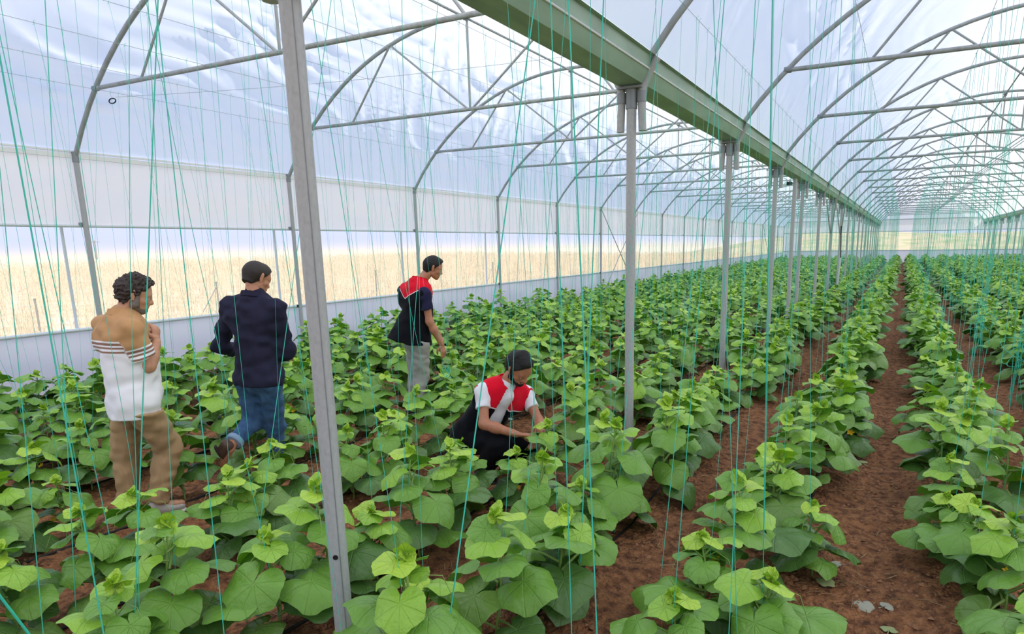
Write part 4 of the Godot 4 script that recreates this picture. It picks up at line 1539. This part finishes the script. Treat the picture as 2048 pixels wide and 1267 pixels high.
func plants() -> void:
	for a in [[31, 1.15, 0.40, -0.10, 0.16], [32, 1.20, 0.22, 0.22, 0.22], [33, 1.05, 0.50, 0.10, 0.14], [34, 1.15, 0.45, 0.45, 0.20], [35, 1.05, 0.70, -0.12, 0.12], [36, 0.95, 0.8, 0.32, 0.18], [37, 0.7, 0.8, 0.0, 0.05], [38, 0.5, 1.2, -0.55, -0.15]]:
		leaf_near.append(leaf_shape(a[0], 34, 4, a[1], a[2], a[3], a[4]))
		leaf_far.append(leaf_shape(a[0], 14, 2, a[1], a[2], a[3], a[4]))
	flower_mesh = flower_shape()
	for k in 9:
		plant_kinds.append(plant_kind(100 + k))
	# every place in the rows
	var all := []
	for k in range(-9, 8):
		var x := 0.52 + 1.04 * k
		if x < XW + 0.45 or (k > 3 and x < 8.5 and false):
			continue
		var z := 0.75 + 0.2 * (k & 1)
		var seen := 0
		while z < 64.2:
			var px := x + rng.randf_range(-0.12, 0.12) + (0.10 if rng.randf() < 0.5 else -0.10)
			var at := Vector3(px, 0, -z + rng.randf_range(-0.07, 0.07))
			z += 0.36
			var clear := absf(at.x - XG) > 0.14
			for m in keep_clear:
				if Vector2(at.x - m.x, at.z - m.z).length() < m.y:
					clear = false
			var turn := rng.randf() * TAU
			var size := rng.randf_range(0.85, 1.18)
			var kind := rng.randi_range(0, plant_kinds.size() - 1)
			if not clear:
				continue
			at.y = soil_height(at.x, at.z)
			var s := shown(at + Vector3(0, 0.3, 0))
			var seen_now := s.z > 0.0 and s.x > -70.0 and s.x < 2118.0 and s.y < 1400.0
			if not seen_now and (s.z < 0.0 or s.x < -600.0 or s.x > 2600.0 or s.y > 2500.0):
				continue
			if seen_now:
				seen += 1
			all.append({"at": at, "turn": turn, "size": size, "kind": kind, "row": k, "no": seen, "depth": s.z if seen_now else 1000.0 + s.z})
	all.sort_custom(func(p, q): return p.depth < q.depth)
	var single: Array = all.slice(0, 300)
	var rest: Array = all.slice(300)
	rows = all
	# individual plants
	var first := {}
	for p in single:
		var o: Node3D
		if first.has(p.kind):
			o = first[p.kind].duplicate()
			o.name = numbered("cucumber_plant")
			add_child(o)
		else:
			var d: Dictionary = plant_kinds[p.kind]
			o = thing("cucumber_plant", "", "")
			part("stem", stem_mb(d, 6).mesh(M.stem), o)
			for l in d.leaves:
				var lf := part("leaf", leaf_near[l[0]], o, l[2])
				lf.set_surface_override_material(0, M[l[1]])
			for f in d.flowers:
				part("flower", flower_mesh, o, f)
			for c in d.tendrils:
				var b := MB.new()
				b.tube(c, [0.0022, 0.002, 0.0016, 0.001], 4, false)
				part("tendril", b.mesh(M.stem), o)
			first[p.kind] = o
		o.transform = Transform3D(Basis(Vector3.UP, p.turn).scaled(Vector3.ONE * p.size), p.at)
		tag(o, "cucumber plant, %s from the front in the %s" % [ordinal(p.no), row_name(p.row)], "plant", "young cucumber plants in rows")
	# the rest of the rows, far off
	var far := thing("cucumber_rows", "green mass of cucumber plants in the distant parts of the rows", "plants", Vector3.ZERO, "", "stuff")
	for kind in plant_kinds.size():
		var d: Dictionary = plant_kinds[kind]
		var by := {}
		for l in d.leaves:
			if not by.has(l[1]):
				by[l[1]] = MB.new()
			var src: ArrayMesh = leaf_far[l[0]]
			var arr := src.surface_get_arrays(0)
			var o := MB.new()
			o.v = arr[Mesh.ARRAY_VERTEX]
			o.n = arr[Mesh.ARRAY_NORMAL]
			o.uv = arr[Mesh.ARRAY_TEX_UV]
			o.i = arr[Mesh.ARRAY_INDEX]
			by[l[1]].append(o, l[2])
		var m := ArrayMesh.new()
		for key in by:
			by[key].into(m, M[key])
		stem_mb(d, 3).into(m, M.stem)
		var mine := rest.filter(func(p): return p.kind == kind)
		var mm := MultiMesh.new()
		mm.transform_format = MultiMesh.TRANSFORM_3D
		mm.mesh = m
		mm.instance_count = mine.size()
		for j in mine.size():
			var p: Dictionary = mine[j]
			mm.set_instance_transform(j, Transform3D(Basis(Vector3.UP, p.turn).scaled(Vector3.ONE * p.size), p.at))
		var mi := MultiMeshInstance3D.new()
		mi.name = "plants"
		mi.multimesh = mm
		mi.set_meta("kind", "stuff")
		far.add_child(mi, true)


# ---------------------------------------------------------------- twine

func twine_between(a: Vector3, b: Vector3, r: float) -> Transform3D:
	var d := b - a
	var y := d.normalized()
	var x := y.cross(Vector3.BACK).normalized()
	var z := x.cross(y)
	return Transform3D(Basis(x * r, d, z * r), a)


func twine() -> void:
	# unit strand: from the plant at y 0 up to its wire at y 1, a loose knot with two cut ends on top
	var strands := []
	for v in 3:
		var b := MB.new()
		for k in 9:
			var t := k / 8.0
			for q in 4:
				var d := Vector3(cos(q * PI / 2), 0, sin(q * PI / 2))
				b.add(Vector3(sin(t * PI * (1.0 + v)) * 4.0 * v, t, cos(t * 3.0) * 3.0 * v - 3.0 * v) + d, d)
		for k in 8:
			for q in 4:
				b.quad(k * 4 + q, k * 4 + 4 + q, k * 4 + 4 + (q + 1) % 4, k * 4 + (q + 1) % 4)
		var top := b.v[32] - Vector3(1, 0, 0)
		b.box(Transform3D(Basis(Vector3.UP, 0.4 * v), top + Vector3(9, 0.004, 0)), Vector3(13, 0.0005, 1.0))
		b.box(Transform3D(Basis(Vector3.UP, 1.2 + v), top + Vector3(-5, -0.004, 3)), Vector3(12, 0.0005, 1.0))
		b.box(Transform3D(Basis(), top), Vector3(2.4, 0.005, 2.4))
		strands.append(b.mesh(M.twine))
	var singles := 0
	var rest := []
	for p in rows:
		if absf(p.row) > 12:
			continue
		var base: Vector3 = p.at + Vector3(0, 0.06, 0)
		var x: float = 0.52 + 1.04 * p.row
		if x - XG < 0.5 and x > XG:
			pass
		var top := Vector3(x, wire_height(x), base.z + rng.randf_range(-0.35, 0.35))
		if rng.randf() < 0.25:
			top.z += rng.randf_range(-0.9, 0.9)
		var r := rng.randf_range(0.0009, 0.0016)
		if p.depth < 1000.0 and singles < 280 and p.depth > 1.0:
			var o := part("twine", strands[singles % 3], self, twine_between(base, top, r))
			tag(o, "turquoise twine rising from plant %s of the %s" % [ordinal(p.no), row_name(p.row)], "twine", "twine strands over the plants")
			singles += 1
		else:
			rest.append(twine_between(base, top, r * 1.1))
	near_twine(strands[0])
	var mm := MultiMesh.new()
	mm.transform_format = MultiMesh.TRANSFORM_3D
	mm.mesh = strands[1]
	mm.instance_count = rest.size()
	for k in rest.size():
		mm.set_instance_transform(k, rest[k])
	var mi := MultiMeshInstance3D.new()
	mi.name = "distant_twine"
	mi.multimesh = mm
	add_child(mi)
	tag(mi, "many thin turquoise twines over the distant plant rows", "twine", "", "stuff")


func near_twine(m: Mesh) -> void:
	var list := [
		[Vector3(-1.50, 0.08, -1.899), Vector3(-1.50, 3.80, -3.144), 0.0033, "thickest turquoise twine, slanting in front of the crouching man"],
		[Vector3(-1.35, 0.08, -2.923), Vector3(-1.35, 3.80, -3.340), 0.0033, "thick upright turquoise twine between crouching man and second gutter post"],
		[Vector3(-2.60, 0.08, -1.362), Vector3(-2.60, 3.80, -2.046), 0.0028, "thick turquoise twine crossing in front of the polo shirt man"],
		[Vector3(-1.50, 0.08, -3.800), Vector3(-1.50, 3.80, -4.685), 0.0022, "turquoise twine slanting across the second gutter post"],
		[Vector3(-2.45, 0.08, -2.810), Vector3(-2.45, 3.80, -3.597), 0.0020, "turquoise twine just beside the standing waistcoat man"],
		[Vector3(-1.60, 0.08, -2.727), Vector3(-1.60, 3.80, -3.522), 0.0016, "thin turquoise twine in front of the crouching man's head"],
		[Vector3(-1.00, 0.08, -3.172), Vector3(-1.00, 3.80, -4.258), 0.0018, "turquoise twine slanting between second and third gutter posts"],
		[Vector3(-0.50, 0.08, -3.325), Vector3(-0.50, 3.80, -2.595), 0.0024, "upright turquoise twine nearest the bare path"],
		[Vector3(-2.75, 0.08, -2.035), Vector3(-2.75, 3.80, -3.150), 0.0022, "turquoise twine slanting between nearest post and dark shirt man"],
		[Vector3(-3.60, 0.08, -1.939), Vector3(-3.60, 3.80, -1.756), 0.0022, "turquoise twine leaning hard behind the polo shirt man's back"],
		[Vector3(-3.50, 0.08, -1.651), Vector3(-3.50, 3.80, -2.047), 0.0022, "turquoise twine nearest the frame's edge beside the polo man"],
		[Vector3(-2.6, 0.90, -0.97), Vector3(-2.6, 0.10, -1.245), 0.0045, "loose thick turquoise cord dropping through the front corner plants"],
	]
	for a in list:
		var top: Vector3 = a[1]
		var hy := wire_height(top.x)
		if top.y > hy:
			top = a[0].lerp(top, (hy - a[0].y) / (top.y - a[0].y))
		tag(part("twine", m, self, twine_between(a[0], top, a[2])), a[3], "twine", "twine strands over the plants")
	# loose coils caught in the rows
	for c in [[Vector3(1.10, 0.71, -11.66), 0.20, "tangled turquoise twine coil hanging over the second bare path"], [Vector3(1.20, 0.67, -8.73), 0.22, "big loose turquoise twine loop near the edge of the picture"], [Vector3(1.28, 0.45, -18.9), 0.24, "small far turquoise twine tangle over the second bare path"], [Vector3(-3.75, 0.72, -5.19), 0.07, "small turquoise twine tangle under the standing man's hand"]]:
		var b := MB.new()
		var r := RandomNumberGenerator.new()
		r.seed = int(c[1] * 1000)
		var pts := []
		for k in 60:
			var t := k / 59.0 + 0.006 * r.randf()
			pts.append(Vector3(cos(t * 23.0) * c[1] * (0.25 + 0.6 * absf(sin(t * 5.0 + c[1] * 40.0))), sin(t * 17.0) * c[1] * 0.7, sin(t * 23.0 + 0.6) * c[1] * 0.35))
		b.tube(pts, 0.0026, 4, false)
		b.tube([pts[0], pts[0] + Vector3(0.05, 0.6, 0.1), Vector3(0.02, 2.8, 0.2)], 0.002, 4, false)
		if c[1] > 0.15:                                  # the strands it hangs from and trails
			for k in 7:
				b.tube([Vector3(r.randf_range(-0.08, 0.08), -0.6, r.randf_range(-0.1, 0.1)), Vector3(r.randf_range(-0.03, 0.03), 0, 0), Vector3(r.randf_range(-0.02, 0.14), 3.05, r.randf_range(-0.5, 0.3))], 0.0022, 4, false)
		tag(part("twine_coil", b.mesh(M.twine), self, Transform3D(Basis(), c[0])), c[2], "twine", "loose twine coils")


func litter() -> void:
	# crumbs of soil and mulch, too small to count
	var clod := MB.new()
	for k in 5:
		var a0 := TAU * k / 5.0
		var a1 := TAU * (k + 1) / 5.0
		var p0 := Vector3(cos(a0), -0.2, sin(a0) * 0.8)
		var p1 := Vector3(cos(a1), -0.2, sin(a1) * 0.8)
		clod.face([p0, Vector3(0.1, 0.6, -0.1), p1])
	var chip := mat(Color(0.68, 0.50, 0.36), 0.95)
	chip.vertex_color_use_as_albedo = true
	var straw_bit := MB.new()
	straw_bit.tube([Vector3(-1, 0, 0), Vector3(0, 0.12, 0.1), Vector3(1, 0, 0)], 0.05, 3, false)
	var pale := mat(Color(0.80, 0.68, 0.50), 0.9)
	pale.vertex_color_use_as_albedo = true
	for a in [["soil_crumbs", clod, chip, 16000, 0.006, 0.022, "brown soil crumbs and bark chips scattered on the ground"], ["straw_bits", straw_bit, pale, 2600, 0.015, 0.055, "bits of pale straw scattered on the soil"]]:
		var mm := MultiMesh.new()
		mm.transform_format = MultiMesh.TRANSFORM_3D
		mm.use_colors = true
		mm.mesh = a[1].mesh(a[2])
		mm.instance_count = a[3]
		for k in a[3]:
			var z := -1.0 - 13.0 * pow(rng.randf(), 1.3)
			var x := rng.randf_range(-6.5, 1.5)
			if k % 3 == 0:
				x = rng.randf_range(-2.35, -1.6) if k % 2 == 0 else rng.randf_range(-0.4, 0.4)
			var size := rng.randf_range(a[4], a[5])
			mm.set_instance_transform(k, Transform3D(Basis(Vector3.UP, rng.randf() * TAU) * Basis(Vector3.RIGHT, rng.randf_range(-0.4, 0.4)).scaled(Vector3.ONE * size), Vector3(x, soil_height(x, z) + size * 0.1, z)))
			var g := rng.randf_range(0.45, 1.0)
			mm.set_instance_color(k, Color(g, g * rng.randf_range(0.9, 1.0), g * rng.randf_range(0.85, 1.0)))
		var mi := MultiMeshInstance3D.new()
		mi.name = a[0]
		mi.multimesh = mm
		add_child(mi)
		tag(mi, a[6], "litter", "", "stuff")
	# withered leaves on the path
	var dry := mat(Color(0.66, 0.66, 0.58), 0.8)
	var wilt := mat(Color(0.62, 0.66, 0.45), 0.8)
	for a in [[Vector3(-0.066, 0, -3.746), 0.06, 0.4, dry, "curled pale dry leaf on the bare path nearest the plants"], [Vector3(0.031, 0, -3.69), 0.055, 2.2, dry, "flat pale dry leaf lying beside the curled one"], [Vector3(-0.30, 0, -3.84), 0.06, 1.0, wilt, "small pale leaf scrap at the path's near edge"], [Vector3(-0.12, 0, -6.15), 0.10, 4.0, wilt, "withered greenish leaf halfway up the bare path"], [Vector3(-0.16, 0, -4.15), 0.05, 5.0, dry, "tiny pale leaf scrap on the middle of the path"], [Vector3(0.08, 0, -3.45), 0.05, 3.0, wilt, "small torn leaf at the very front of the path"]]:
		var t := thing("dry_leaf", a[4], "leaf", Vector3(a[0].x, soil_height(a[0].x, a[0].z) + 0.012, a[0].z), "withered leaves on the path")
		var lf := part("blade", leaf_near[1], t, Transform3D(Basis(Vector3.UP, a[2]).scaled(Vector3(a[1], a[1] * 0.55, a[1])), Vector3.ZERO))
		lf.set_surface_override_material(0, a[3])
		lf.set_surface_override_material(1, a[3])
	# drip hoses along the rows
	for k in range(-7, 3):
		var x := 0.52 + 1.04 * k + 0.04
		var b := MB.new()
		var pts := []
		for j in 90:
			var z := 1.0 - 0.72 * j
			var xx := x + 0.05 * noise.get_noise_2d(z * 0.8, x * 7.0)
			pts.append(Vector3(xx, soil_height(xx, z) + 0.012, z))
		b.tube(pts, 0.009, 6)
		tag(part("drip_hose", b.mesh(M.black)), "black drip hose lying along the %s" % row_name(k), "hose", "drip hoses")
	# a pole leaning by the far posts
	var pole := thing("leaning_pole", "thin pole leaning among the far gutter posts, dark upper half", "pole", Vector3(-1.72, 0, -23.2))
	part("lower_half", bar(Vector3(-0.06, 0, 0), Vector3(0.0, 1.35, 0), 0.022, M.rail), pole)
	part("upper_half", bar(Vector3(0.0, 1.35, 0), Vector3(-0.05, 2.3, 0), 0.016, M.black), pole)
